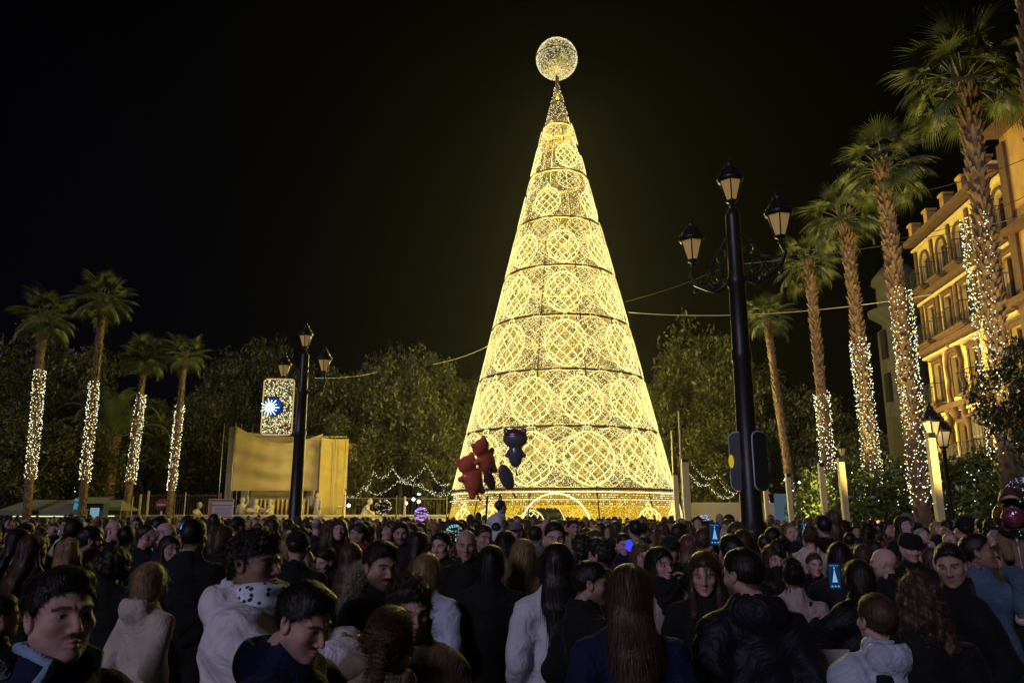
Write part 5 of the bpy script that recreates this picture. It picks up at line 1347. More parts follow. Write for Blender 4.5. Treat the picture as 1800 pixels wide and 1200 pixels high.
strap(p5, [(-.16, .14, 1.05), (-.1, .175, 1.25), (0, .15, 1.42)], .012, CL['black']); strap(p5, [(.02, .2, .9), (.02, .2, 1.2), (.015, .15, 1.42)], .007, CL['black'], 'zip')
p6, hm = H(456, 896, 2.95, 108, 82, 'curly-haired young man in a bulky cream fleece jacket and leopard print scarf', top=1.80, sex='m', hair='curly', hcol=HAIR['dark'], skin=SK2, jstyle='fleece', jcol='fleece', arms=('phone', 'phone'), hood='down', res=0, seed=3, pitch=-2)
p6.scale[0] *= 1.22; p6.scale[1] *= 1.12
SCARF = base_mat('leopard_scarf'); m, t, b = SCARF; tcn = N(t, 'ShaderNodeTexCoord'); v = N(t, 'ShaderNodeTexVoronoi'); v.inputs['Scale'].default_value = 34
nz = N(t, 'ShaderNodeTexNoise'); nz.inputs['Scale'].default_value = 50; t.links.new(tcn.outputs['Object'], nz.inputs[0])
t.links.new(tcn.outputs['Object'], v.inputs[0]); ad = N(t, 'ShaderNodeMath', operation='MULTIPLY_ADD'); t.links.new(nz.outputs[0], ad.inputs[0]); ad.inputs[1].default_value = .5; t.links.new(v.outputs['Distance'], ad.inputs[2])
rp = N(t, 'ShaderNodeValToRGB'); rp.color_ramp.elements[0].position = .50; rp.color_ramp.elements[0].color = (.02, .025, .04, 1); rp.color_ramp.elements[1].position = .60; rp.color_ramp.elements[1].color = (.62, .70, .78, 1)
t.links.new(ad.outputs[0], rp.inputs[0]); t.links.new(rp.outputs[0], b.inputs[0]); b.inputs['Roughness'].default_value = .9; SCM = m
def scarf_fn(P):
    d = rc(P, (-.05, .02, 1.49), (.05, .02, 1.49), .085, .085); d = smin(d, ell(P, (0, .10, 1.42), (.085, .055, .13)), .04); d = smax(d, -rc(P, (0, -.04, 1.4), (0, -.02, 1.8), .052, .068), .01)
    return d+.006*np.sin(P[2]*90+P[0]*40+np.sin(P[0]*30)*2)
obj('scarf', make_mesh('scarf', *surf(scarf_fn, (-.18, -.14, 1.25), (.18, .2, 1.6), .009), [SCM], smooth=True), p6)
def phone(t, hp, label, tilt=.5, screen=None, yaw=0, group='smartphones held up in the crowd'):
    """phone in a person's hands: hp in the person's body frame"""
    M = t.matrix_basis.copy(); w = M @ Vector(hp)
    o = thing('smartphone', label, 'smartphone', w, t.rotation_euler.z+yaw, group); o.rotation_euler.x = -tilt
    MB().box((0, 0, 0), (.074, .009, .152), bev=.004).obj('case', mat('phone_case', (.012, .012, .014), .3), o)
    if screen:
        sc = MB().box((0, -.0055, 0), (.066, .001, .142)).obj('screen', emit('screen_'+screen[0], screen[1], screen[2]), o)
        q = MB(); q.add([(-.013, -.0072, -.03), (.013, -.0072, -.03), (0, -.0072, .045)], [[0, 1, 2]]); q.sphere((0, -.0065, .048), .004, 6, 4, sc=(1, .2, 1))
        for k in range(5): q.box((-.02+.01*k, -.0072, .055), (.004, .0006, .003))
        for k in range(3): q.box((-.018+.018*k, -.0072, -.055), (.008, .0006, .008))
        q.obj('screen_image', emit('screen_tree', (.30, .62, 1.0), 1.5), o)
    return o
phone(p6, (.0, .42, 1.33), 'dark smartphone in the hands of the young man in the cream fleece', .9, None)
p7, hm = H(672, 945, 3.6, 140, 120, 'bearded man with swept dark hair in a dark parka with a fur-trimmed hood', sex='m', hair='quiff', hcol=HAIR['dark'], skin=SK1, jstyle='jacket', jcol='charcoal', beard=.75, hood='down', res=0, seed=2, pitch=-10)
def fur_fn(P):
    a = np.arctan2(P[2]-1.53, P[0]); d = np.sqrt((np.sqrt((P[0]/1.15)**2+((P[1]+.115)*.9+(P[2]-1.50)*.25)**2*.6+((P[2]-1.51))**2)-.115)**2+(P[1]+.07)**2*.8)-.045
    return d+.006*np.sin(P[0]*160)*np.sin(P[2]*150)*np.sin(P[1]*140)
fv, ff = surf(fur_fn, (-.24, -.22, 1.30), (.24, .06, 1.70), .011); st = strands(fv, ff, 3000, 'curly', .0012, np.random.default_rng(3)); obj('fur_trim', make_mesh('fur_trim', *joinm([(fv, ff), st]), [CL['fur']], smooth=True), p7)
H(1105, 996, 2.95, 5, 0, 'woman seen from behind with very long straight dark hair, beside a man in profile', sex='f', hair='long', hcol=HAIR['brown'], skin=SK0, jstyle='coat', jcol='navy', res=0, seed=1, top=1.75, hood=None)
H(1040, 981, 3.7, 95, 70, 'dark-haired man in profile facing right, in a black zipped jacket with a pale shoulder stripe', sex='m', hair='short', hcol=HAIR['black'], skin=SK1, jstyle='bomber', jcol='black', res=0, seed=1, beard=.5, pitch=-6)
H(1236, 966, 4.0, 196, 185, 'woman with tied-back hair and long auburn lengths looking down left, in a black coat', sex='f', hair='long', hcol=HAIR['auburn'], skin=SK0, jstyle='coat', jcol='black', res=1, seed=2, pitch=-12, hood=None)
p13, hm = H(1300, 957, 3.3, -35, 0, 'broad man seen from behind with bearded cheek and ear showing, in a dark leather-like jacket', sex='m', hair='short', hcol=HAIR['black'], skin=SK1, jstyle='bomber', jcol='leather', res=0, seed=3, beard=.8, hood='down', pitch=-8)
p14, hm = H(1392, 984, 4.9, 12, 5, 'woman with a top bun in a pinkish beige denim jacket with crossbody strap', sex='f', hair='bun', hcol=HAIR['black'], skin=SK2, jstyle='jacket', jcol='pinkbeige', res=1, seed=1, pants='denim_dark', hood='collar')
strap(p14, [(.13, .05, 1.47), (.10, -.09, 1.45), (.0, -.145, 1.28), (-.12, -.135, 1.08), (-.17, -.03, .98)], .013, CL['black'])
p15, hm = H(1535, 1037, 3.15, -12, -5, 'child with tousled brown hair in a silver grey hooded puffer jacket', sex='f', hair='short', hcol=HAIR['brown'], skin=SK0, jstyle='puffer', jcol='silver', res=0, seed=2, hood='down', hs=1.04, top=1.78)
H(1612, 1006, 3.1, 25, 10, 'woman with wavy brown shoulder hair seen from behind in a black coat', sex='f', hair='frizz', hcol=HAIR['brown'], skin=SK0, jstyle='coat', jcol='black', res=0, seed=1, hood=None)
H(1664, 942, 3.9, 218, 262, 'tall man in a plain black coat looking down over his shoulder', sex='m', hair='short', hcol=HAIR['dark'], skin=SK1, jstyle='coat', jcol='black', res=1, seed=2, beard=.15, pitch=-12, roll=4, hood='collar', top=1.78)
p18, hm = H(1715, 936, 4.6, 120, 72, 'laughing man in a light denim jacket lifting the balloon stick', sex='m', hair='short', hcol=HAIR['black'], skin=SK2, jstyle='jacket', jcol='denim', res=1, seed=1, arms=('cross', (.05, .40, 1.66)), pants='denim_dark', hood='collar', pitch=8)
# child carried on that man's arm: body sitting, cut by the edge
c19 = thing('person', 'small child in jeans and white shoes carried at the right edge', 'person', at(1793, 1000, 5.1), 0)
def kid_fn(P):
    d = rc(P, (0, 0, .0), (0, 0, .22), .10, .09); d = smin(d, rc(P, (0, 0, .25), (0, 0, .3), .045, .04), .03)
    for s in (-1, 1): d = smin(d, rc(P, (s*.05, 0, -.02), (s*.09-.02, -.17, -.06), .06, .045), .02); d = smin(d, rc(P, (s*.09-.02, -.17, -.06), (s*.09-.03, -.16, -.25), .042, .035), .015); d = smin(d, rc(P, (s*.09, 0, .2), (s*.13, -.12, .08), .035, .03), .02)
    return d
obj('body', make_mesh('body', *surf(kid_fn, (-.25, -.28, -.3), (.25, .2, .36), .015), [CL['tan_coat']], smooth=True), c19)
hv, hf, hc = head_arr('f', 0, .0042); obj('head', make_mesh('head', place(hv, Matrix.Translation((0, 0, .40)) @ Matrix.Rotation(2.6, 4, 'Z') @ Matrix.Scale(.82, 4)), hf, [SK0], smooth=True, col=hc), c19)
hv, hf = hair_arr('short', .005, 1); obj('hair', make_mesh('hair', place(hv, Matrix.Translation((0, 0, .40)) @ Matrix.Rotation(2.6, 4, 'Z') @ Matrix.Scale(.82, 4)), hf, [HAIR['brown']], smooth=True), c19)
for s in (-1, 1):
    obj('trouser_leg', make_mesh('trouser_leg', *surf(lambda P: smin(rc(P, (s*.05, 0, -.02), (s*.09-.02, -.17, -.06), .068, .055), rc(P, (s*.09-.02, -.17, -.06), (s*.09-.03, -.16, -.22), .052, .045), .015), (-.2, -.27, -.28), (.2, .1, .08), .012), [CL['denim']], smooth=True), c19)
    obj('shoe', shoe_mesh(CL['white']), c19, loc=(s*.09-.03, -.16, -.32), rot=(0, 0, PI), scale=.62)
# ---- second row, with what the photograph shows of each
H(268, 985, 4.25, 15, 35, 'elderly woman with a grey-blonde bob in a cream hooded coat', sex='f', hair='bob', hcol=HAIR['blonde'], skin=SK0, jstyle='coat', jcol='cream', res=1, seed=1, hood='down', top=1.77, pants='black')
H(302, 940, 6.2, 130, 120, 'woman with long dark hair half facing the camera in black, behind the cream coat', sex='f', hair='long', hcol=HAIR['dark'], skin=SK0, jstyle='coat', jcol='black', res=1, seed=2, hood=None)
H(345, 910, 5.2, 12, 0, 'broad man seen from behind with short dark hair in a black jacket', sex='m', hair='short', hcol=HAIR['black'], skin=SK1, jstyle='jacket', jcol='black', res=1, seed=1)
H(206, 952, 5.0, 0, 10, 'person with a big dark curly mop seen from behind', sex='f', hair='bigcurl', hcol=HAIR['black'], skin=SK2, jstyle='coat', jcol='black', res=1, seed=2)
H(126, 946, 5.8, 10, -10, 'woman seen from behind with glowing light brown wavy hair and a fur collar', sex='f', hair='longwave', hcol=HAIR['blonde'], skin=SK0, jstyle='jacket', jcol='brown', res=1, seed=1)
H(63, 938, 5.4, 40, 20, 'woman with long dark hair seen from behind at the left edge', sex='f', hair='long', hcol=HAIR['brown'], skin=SK0, jstyle='coat', jcol='black', res=1, seed=2)
H(38, 928, 6.6, 60, 20, 'person in a white puffy jacket with long dark hair at the left edge', sex='f', hair='long', hcol=HAIR['dark'], skin=SK0, jstyle='puffer', jcol='white', res=1, seed=3)
H(8, 1040, 3.4, 40, 20, 'person in black cut off by the left edge, low in the view', sex='m', hair='short', hcol=HAIR['black'], skin=SK1, jstyle='puffer', jcol='puffer_black', res=1, seed=2)
H(137, 909, 6.8, 20, 30, 'tall man with a flat dark haircut in a black coat behind the glowing haired woman', sex='m', hair='short', hcol=HAIR['dark'], skin=SK1, jstyle='coat', jcol='black', res=1, seed=3)
H(164, 922, 6.0, 60, 70, 'man in profile in a black coat left of the big curly mop', sex='m', hair='short', hcol=HAIR['black'], skin=SK1, jstyle='coat', jcol='black', res=1, seed=1)
H(224, 922, 7.2, -20, 0, 'man seen from behind in a jacket with reddish shoulders', sex='m', hair='short', hcol=HAIR['black'], skin=SK1, jstyle='jacket', jcol='grey', res=1, seed=2)
H(262, 918, 7.0, 70, 60, 'older man with dark grey hair in profile in a black coat', sex='m', hair='receding', hcol=HAIR['dark'], skin=SK0, jstyle='coat', jcol='black', res=1, seed=1)
H(296, 915, 7.0, 95, 80, 'bald man with glasses turned right in a dark coat', sex='m', hair='fringe', hcol=HAIR['grey'], skin=SK0, jstyle='coat', jcol='navy', res=1, seed=2)
H(203, 913, 8.5, 100, 80, 'elderly bald man in profile in a dark coat', sex='m', hair='fringe', hcol=HAIR['grey'], skin=SK0, jstyle='coat', jcol='black', res=1, seed=3)
H(397, 923, 7.0, 75, 60, 'woman with shoulder-length brown hair in profile left of the curly-haired man', sex='f', hair='bob', hcol=HAIR['brown'], skin=SK0, jstyle='coat', jcol='black', res=1, seed=1)
H(525, 933, 5.6, 5, 0, 'person in a flat black cap seen from behind', sex='m', hair='beanie', hcol=CL['black'], skin=SK1, jstyle='coat', jcol='black', res=1, seed=1)
H(572, 955, 6.2, 215, 190, 'young woman with tied dark hair bending her head to the left', sex='f', hair='tied', hcol=HAIR['dark'], skin=SK0, jstyle='coat', jcol='black', res=1, seed=1, pitch=-22, roll=-8)
H(620, 953, 5.7, 20, 15, 'woman with straight brown hair seen from behind left of the fur hood', sex='f', hair='long', hcol=HAIR['brown'], skin=SK0, jstyle='coat', jcol='black', res=1, seed=2)
H(752, 970, 4.6, 20, 15, 'woman with a glowing blonde bob in a pale blue-grey jacket', sex='f', hair='bob', hcol=HAIR['blonde'], skin=SK0, jstyle='jacket', jcol='silver', res=1, seed=3, hood=None, top=1.77)
H(776, 931, 6.0, 205, 190, 'boy with a dark bowl haircut and open hooded jacket facing the camera', sex='m', hair='short', hcol=HAIR['black'], skin=SK0, jstyle='jacket', jcol='black', res=1, seed=1, pitch=-6, hood='down')
H(820, 926, 5.6, 178, 170, 'older bald man with glasses facing the camera in a black sweater', sex='m', hair='fringe', hcol=HAIR['grey'], skin=SK1, jstyle='shirt', jcol='black', res=1, seed=2, pitch=-8)
H(851, 919, 6.6, 150, 170, 'smiling man with dark hair beside the bald man', sex='m', hair='short', hcol=HAIR['black'], skin=SK1, jstyle='jacket', jcol='black', res=1, seed=2, pitch=-4)
H(706, 914, 7.6, 175, 170, 'bearded dark-haired man facing the camera in a pale shirt and dark jacket', sex='m', hair='short', hcol=HAIR['dark'], skin=SK1, jstyle='jacket', jcol='charcoal', res=1, seed=3, beard=.6, pitch=-6)
H(722, 917, 7.9, 200, 190, 'man with dark hair behind the bearded man in the pale shirt', sex='m', hair='short', hcol=HAIR['brown'], skin=SK1, jstyle='coat', jcol='black', res=1, seed=1)
H(738, 933, 6.8, 60, 40, 'woman with long dark hair in profile between the two groups', sex='f', hair='long', hcol=HAIR['dark'], skin=SK0, jstyle='coat', jcol='charcoal', res=1, seed=1)
p30, _ = H(863, 957, 4.7, 0, 0, 'person from behind in a long black coat, straight black hair, left of the tan coat', sex='f', hair='bob', hcol=HAIR['black'], skin=SK1, jstyle='coat', jcol='black', res=1, seed=1, hood='collar')
tb = thing('tote_bag', 'pale canvas tote bag hanging at the side of the long black coat', 'bag', (p30.location.x+.32, p30.location.y, 0), .1)
MB().add([(-.14, -.03, .62), (.15, -.03, .62), (.15, .05, .62), (-.14, .05, .62), (-.13, -.06, .95), (.14, -.06, .95), (.14, .06, .95), (-.13, .06, .95), (-.05, -.02, 1.2), (.01, -.02, 1.2), (.01, .03, 1.2), (-.05, .03, 1.2)], [[3, 2, 1, 0], [0, 1, 5, 4], [1, 2, 6, 5], [2, 3, 7, 6], [3, 0, 4, 7], [4, 5, 9, 8], [5, 6, 10, 9], [6, 7, 11, 10], [7, 4, 8, 11]]).obj('bag', CL['beige'], tb); MB().tube([(-.02, 0, 1.18), (-.10, 0, 1.40)], .012, 5).obj('strap', CL['black'], tb)
H(920, 946, 5.0, 5, 0, 'woman with a blonde bob seen from behind in a tan coat', sex='f', hair='bob', hcol=HAIR['blonde'], skin=SK0, jstyle='coat', jcol='tan_coat', res=1, seed=2)
H(890, 932, 6.3, 20, 10, 'woman with a round dark bob behind the blonde in the tan coat', sex='f', hair='bob', hcol=HAIR['dark'], skin=SK0, jstyle='coat', jcol='beige', res=1, seed=3)
H(978, 958, 4.1, -5, 0, 'woman with very long black hair seen from behind in a white-sleeved jacket', sex='f', hair='long', hcol=HAIR['black'], skin=SK1, jstyle='jacket', jcol='white', res=1, seed=3, hood=None, top=1.75)
H(975, 911, 5.6, 175, 178, 'tall dark-haired man in a black coat facing the camera before the lit tree', sex='m', hair='short', hcol=HAIR['dark'], skin=SK0, jstyle='coat', jcol='black', res=1, seed=3, beard=.45, pitch=-10, hood='collar')
H(942, 920, 7.6, 20, 15, 'man seen from behind with short hair and a grey collar before the lit tree', sex='m', hair='buzz', hcol=HAIR['dark'], skin=SK1, jstyle='jacket', jcol='grey', res=1, seed=2, hood='down')
H(1054, 934, 4.9, -50, -10, 'man with thick dark hair in profile facing left behind the long-haired woman', sex='m', hair='curly', hcol=HAIR['black'], skin=SK1, jstyle='coat', jcol='black', res=1, seed=1)
H(1020, 938, 6.2, -40, -10, 'woman with dark curly hair in profile facing left', sex='f', hair='frizz', hcol=HAIR['dark'], skin=SK0, jstyle='coat', jcol='black', res=1, seed=2)
H(1096, 934, 7.6, 170, 150, 'boy whose face glows violet-blue from a lit toy', sex='m', hair='short', hcol=HAIR['black'], skin=SK0, jstyle='jacket', jcol='navy', res=1, seed=1, pitch=-10)
H(1128, 953, 6.4, 165, 160, 'girl with long fair brown hair glowing at the edges, facing the camera', sex='f', hair='longwave', hcol=HAIR['ginger'], skin=SK0, jstyle='jacket', jcol='charcoal', res=1, seed=1, pitch=-6)
p25, _ = H(1160, 960, 4.6, 150, 160, 'woman with short black hair in a white and pink jacket over a dark scarf', sex='f', hair='bob', hcol=HAIR['black'], skin=SK0, jstyle='jacket', jcol='pinkbeige', res=1, seed=2, hood='collar', pitch=2)
obj('scarf', make_mesh('scarf', *surf(scarf_fn, (-.18, -.14, 1.25), (.18, .2, 1.6), .012), [CL['black']], smooth=True), p25)
H(1176, 939, 5.4, 200, 185, 'man in a dark flat cap holding his hand to his face', sex='m', hair='cap', hcol=CL['charcoal'], skin=SK1, jstyle='coat', jcol='black', res=1, seed=2, arms=('down', 'face'), beard=.3)
H(1211, 939, 6.6, 20, 10, 'woman with long fair brown hair seen from behind in a long dark coat', sex='f', hair='long', hcol=HAIR['ginger'], skin=SK0, jstyle='coat', jcol='charcoal', res=1, seed=1)
p24, _ = H(1238, 925, 6.2, 40, 20, 'young man in a dark jacket with pale hood raising a phone to film the tree', sex='m', hair='quiff', hcol=HAIR['brown'], skin=SK0, jstyle='jacket', jcol='charcoal', res=1, seed=3, arms=('down', 'highphone'), hood='down')
P = at(1256, 938, 6.3); ph = thing('smartphone', 'raised smartphone with a bright blue picture of the tree on its screen', 'smartphone', P, 0, 'smartphones held up in the crowd')
def fill_phone(o, s=1):
    MB().box((0, 0, 0), (.078*s, .009, .160*s), bev=.004).obj('case', mat('phone_case', (.012, .012, .014), .3), o)
    MB().box((0, -.0062, 0), (.070*s, .001, .150*s)).obj('screen', emit('screen_blue', (.01, .05, .13), .45), o)
    q = MB(); q.add([(-.017*s, -.0082, -.035*s), (.017*s, -.0082, -.035*s), (0, -.0082, .045*s)], [[0, 1, 2]]); q.sphere((0, -.0082, .048*s), .005*s, 6, 4, sc=(1, .1, 1))
    for k in range(5): q.box(((-.024+.012*k)*s, -.0084, .062*s), (.005*s, .0006, .004*s))
    for k in range(3): q.box(((-.020+.02*k)*s, -.0084, -.058*s), (.010*s, .0006, .008*s))
    q.obj('screen_image', emit('screen_tree', (.22, .52, 1.0), .8), o)
fill_phone(ph, 1.1)
p22, _ = H(1505, 982, 4.5, -15, -20, 'woman with straight dark hair photographing with her phone, seen from behind', sex='f', hair='bob', hcol=HAIR['dark'], skin=SK0, jstyle='leather' if 0 else 'bomber', jcol='leather', res=1, seed=2, arms=('phone', 'phone'), hood='down')
P = at(1466, 1012, 4.7); ph = thing('smartphone', 'smartphone with a small blue-white picture held by the woman with straight dark hair', 'smartphone', P, .1, 'smartphones held up in the crowd'); fill_phone(ph, .95)
H(1474, 951, 5.4, 20, 0, 'woman with black shoulder-length hair seen from behind near the phone', sex='f', hair='bob', hcol=HAIR['black'], skin=SK0, jstyle='coat', jcol='charcoal', res=1, seed=1)
H(1360, 957, 6.0, 170, 165, 'woman with reddish brown hair facing the camera with a light scarf', sex='f', hair='longwave', hcol=HAIR['auburn'], skin=SK0, jstyle='coat', jcol='black', res=1, seed=1, pitch=-6)
H(1430, 968, 6.4, 180, 170, 'young boy facing the camera behind the bun-haired woman', sex='m', hair='short', hcol=HAIR['brown'], skin=SK0, jstyle='jacket', jcol='black', res=1, seed=2, pitch=-6)
H(1372, 937, 6.0, 60, 40, 'man with dark tousled hair in profile right of the near lamp post', sex='m', hair='curly', hcol=HAIR['black'], skin=SK1, jstyle='coat', jcol='black', res=1, seed=2)
H(1358, 924, 7.0, 30, 20, 'dark-haired man in a black coat behind the tousled man', sex='m', hair='short', hcol=HAIR['black'], skin=SK1, jstyle='coat', jcol='navy', res=1, seed=2)
H(1305, 929, 6.0, 10, 0, 'woman with reddish hair in front of the near lamp post', sex='f', hair='bob', hcol=HAIR['auburn'], skin=SK0, jstyle='coat', jcol='black', res=1, seed=1)
H(1283, 936, 4.6, -10, 0, 'person with smooth dark hair seen from behind below the raised phone', sex='f', hair='short', hcol=HAIR['black'], skin=SK1, jstyle='coat', jcol='black', res=1, seed=1)
H(1548, 959, 5.3, -60, -20, 'bald man with pinkish scalp seen from behind in a dark jacket', sex='m', hair=None, hcol=None, skin=SK0, jstyle='coat', jcol='black', res=1, seed=1, hood='collar', pitch=-4)
H(1597, 936, 6.0, 178, 175, 'man in a black beanie facing the camera in a black jacket', sex='m', hair='beanie', hcol=CL['black'], skin=SK0, jstyle='jacket', jcol='black', res=1, seed=3, hood='collar', beard=.3, pitch=-6)
H(1514, 955, 6.6, 10, 0, 'woman with brown bob seen from behind left of the bald man', sex='f', hair='bob', hcol=HAIR['brown'], skin=SK0, jstyle='coat', jcol='grey', res=1, seed=2)
H(1640, 962, 6.6, 150, 150, 'person half hidden left of the man in the plain black coat', sex='f', hair='long', hcol=HAIR['brown'], skin=SK0, jstyle='coat', jcol='brown', res=1, seed=3)
H(1755, 950, 6.2, -10, 0, 'person with olive-brown hair seen from behind near the balloon stick', sex='m', hair='short', hcol=HAIR['brown'], skin=SK1, jstyle='coat', jcol='olive', res=1, seed=1)
H(1778, 944, 7.4, 30, 0, 'person in a tan coat behind the balloon holder', sex='f', hair='bob', hcol=HAIR['dark'], skin=SK1, jstyle='coat', jcol='tan_coat', res=1, seed=2)
# hooded onlooker standing on something above the crowd; child on shoulders before the tree
hp_, _ = H(1593, 898, 12.5, 185, 180, 'onlooker in a grey hood raised above the crowd before the orange trees', top=1.80, sex='m', hair='hood', hcol=CL['grey'], skin=SK3, jstyle='jacket', jcol='grey', res=1, seed=2)
sc_ = hp_.scale[0]; hp_.scale = (.95,)*3; hp_.location.z = (sc_-.95)*1.8
pl = thing('planter', 'low planter wall the hooded onlooker stands on', 'planter', (hp_.location.x, hp_.location.y+.1, 0)); MB().box((0, 0, hp_.location.z/2), (.9, .6, hp_.location.z), bev=.03).obj('wall', STONE, pl)
car_, _ = H(873, 915, 10.6, 5, 0, 'adult carrying the child in white on the shoulders before the lit tree', sex='m', hair='short', hcol=HAIR['dark'], skin=SK1, jstyle='coat', jcol='black', res=1, seed=1)
ch = thing('person', 'small child in white riding on shoulders and pointing up at the lit tree', 'person', (car_.location.x, car_.location.y+.02, car_.scale[0]*1.46), 0)
def kid2(P):
    d = rc(P, (0, -.02, .05), (.02, .02, .33), .13, .095); d = smin(d, rc(P, (.09, .03, .34), (.05, .10, .62), .05, .035), .03)
    for s in (-1, 1): d = smin(d, rc(P, (s*.08, -.02, .03), (s*.12, .14, -.08), .07, .055), .02); d = smin(d, rc(P, (s*.12, .14, -.08), (s*.10, .16, -.28), .055, .04), .02)
    return smin(d, rc(P, (-.09, .03, .32), (-.15, .14, .16), .05, .035), .03)
obj('coat', make_mesh('coat', *surf(kid2, (-.3, -.2, -.35), (.3, .35, .7), .018), [CL['white']], smooth=True), ch)
for nm, arr, m_ in (('body', head_arr('f', 0, .0042), SK0), ('hair', hair_arr('short', .005, 1), HAIR['dark'])):
    M = Matrix.Translation((.07, .02, .50)) @ Matrix.Rotation(-.9, 4, 'Z') @ Matrix.Scale(.86, 4)
    obj(nm, make_mesh(nm, place(arr[0], M), arr[1], [m_], smooth=True, col=arr[2] if len(arr) > 2 else None), ch)
MB().tube([(.05, .10, .60), (.052, .11, .66), (.055, .12, .70)], [.03, .024, .008], 6).obj('hand', SK0, ch, label='raised hand')

# ---------------------------------------------------------------- the rest of the crowd: individuals near, one mass far away
ARCH = []
specs = [('m', 'short', 'black', 1, 'coat', 'down', None, .3, 'short dark hair'), ('m', 'quiff', 'dark', 0, 'jacket', 'pocket', 'down', 0, 'swept dark hair'), ('f', 'long', 'dark', 0, 'coat', 'down', None, 0, 'long dark hair'), ('f', 'bob', 'brown', 0, 'coat', 'pocket', 'collar', 0, 'a brown bob'),
 ('m', 'curly', 'black', 2, 'puffer', 'down', 'collar', .5, 'curly black hair'), ('f', 'longwave', 'brown', 0, 'jacket', 'down', None, 0, 'long wavy hair'), ('f', 'tied', 'dark', 1, 'puffer', 'phone', 'down', 0, 'tied-back hair'), ('m', 'receding', 'grey', 0, 'coat', 'down', 'collar', 0, 'thin grey hair'),
 ('m', 'cap', None, 1, 'bomber', 'down', None, .4, 'a peaked cap'), ('m', 'beanie', None, 1, 'jacket', 'pocket', 'down', .5, 'a knitted beanie'), ('f', 'bob', 'blonde', 0, 'coat', 'down', 'collar', 0, 'a blonde bob'), ('m', 'fringe', 'grey', 0, 'jacket', 'down', None, 0, 'a balding head'),
 ('f', 'frizz', 'dark', 1, 'coat', 'down', None, 0, 'frizzy dark hair'), ('f', 'bun', 'brown', 0, 'jacket', 'highphone', None, 0, 'a top bun'), ('m', 'short', 'brown', 0, 'puffer', 'highphone', 'down', .2, 'short brown hair'), ('m', 'hood', None, 1, 'puffer', 'pocket', None, 0, 'a raised hood')]
rr_ = random.Random(5)
JC = ['black']*6+['charcoal']*2+['navy']*2+['cream', 'white', 'beige']+['brown', 'olive', 'beige', 'cream', 'white', 'denim_dark', 'red', 'wine', 'grey', 'green', 'tan_coat', 'leather', 'silver', 'fur']
for i, (sex, hr, hc_, sk, js, am, hd, bd, words) in enumerate(specs):
    t = thing('person', 'x', 'person'); hm_ = CL['black' if i % 2 else 'grey'] if hc_ is None else HAIR[hc_]
    build_person(t, sex, hr, hm_, SKINS[sk], js, 'black', arms=(('down' if am == 'highphone' else am), am), hyaw=[0, 18, -14, 8, -20, 12][i % 6], pitch=[4, -2, 6, 0, 3][i % 5], beard=bd, hood=hd, res=2, seed=i)
    index_kids(t); ARCH.append((t, words, js))
taken = [(o.location.x, o.location.y, .30) for o in COL.objects if o.get('category') == 'person' and o.parent is None and o.location.length > .1]
block = [(o.location.x, o.location.y, 1.0) for o in COL.objects if o.parent is None and o.get('category') in ('palm tree', 'street lamp', 'pylon', 'mast', 'floodlight', 'planter', 'tree')]
block = [(x, y, .45 if c < .9 else .5) for x, y, c in block]
def free(x, y, r):
    for X, Y_, q in taken+block:
        if (X-x)**2+(Y_-y)**2 < (r+q)**2: return False
    return True
spots = []
y = 7.3
while y < 17.6:
    step = .60+.012*y; hx = y*.70
    x = -hx+rr_.uniform(0, step)
    while x < hx:
        X, Y_ = x+rr_.uniform(-.2, .2), y+rr_.uniform(-.3, .3)
        b = X/Y_
        skip = (X > 10.3)
        if not skip and rr_.random() < .90 and free(X, Y_, .20): spots.append((X, Y_)); taken.append((X, Y_, .16))
        x += step
    y += .74
rr_.shuffle(spots); spots.sort(key=lambda s: s[1]); spots = spots[:232]
YEND = max(s[1] for s in spots)
used = set(); matc = {}; nph = 0; am_of = [q[5] for q in specs]
def zone(X, Y_):
    px = 900+1414*X/Y_
    for lim, w in ((230, 'below the far left palms'), (400, 'below the notice board'), (500, 'below the covered monument'), (560, 'around the distant lamp post'), (640, 'below the bright right sheet'), (770, 'below the mesh fence'), (900, 'left of the tree portal'), (1010, 'at the tree portal'), (1120, 'right of the tree portal'), (1240, 'just right of the lit tree'), (1400, 'around the near lamp post'), (1500, 'below the paired pylons'), (1640, 'below the right palms'), (9999, 'by the orange trees')):
        if px < lim: return w
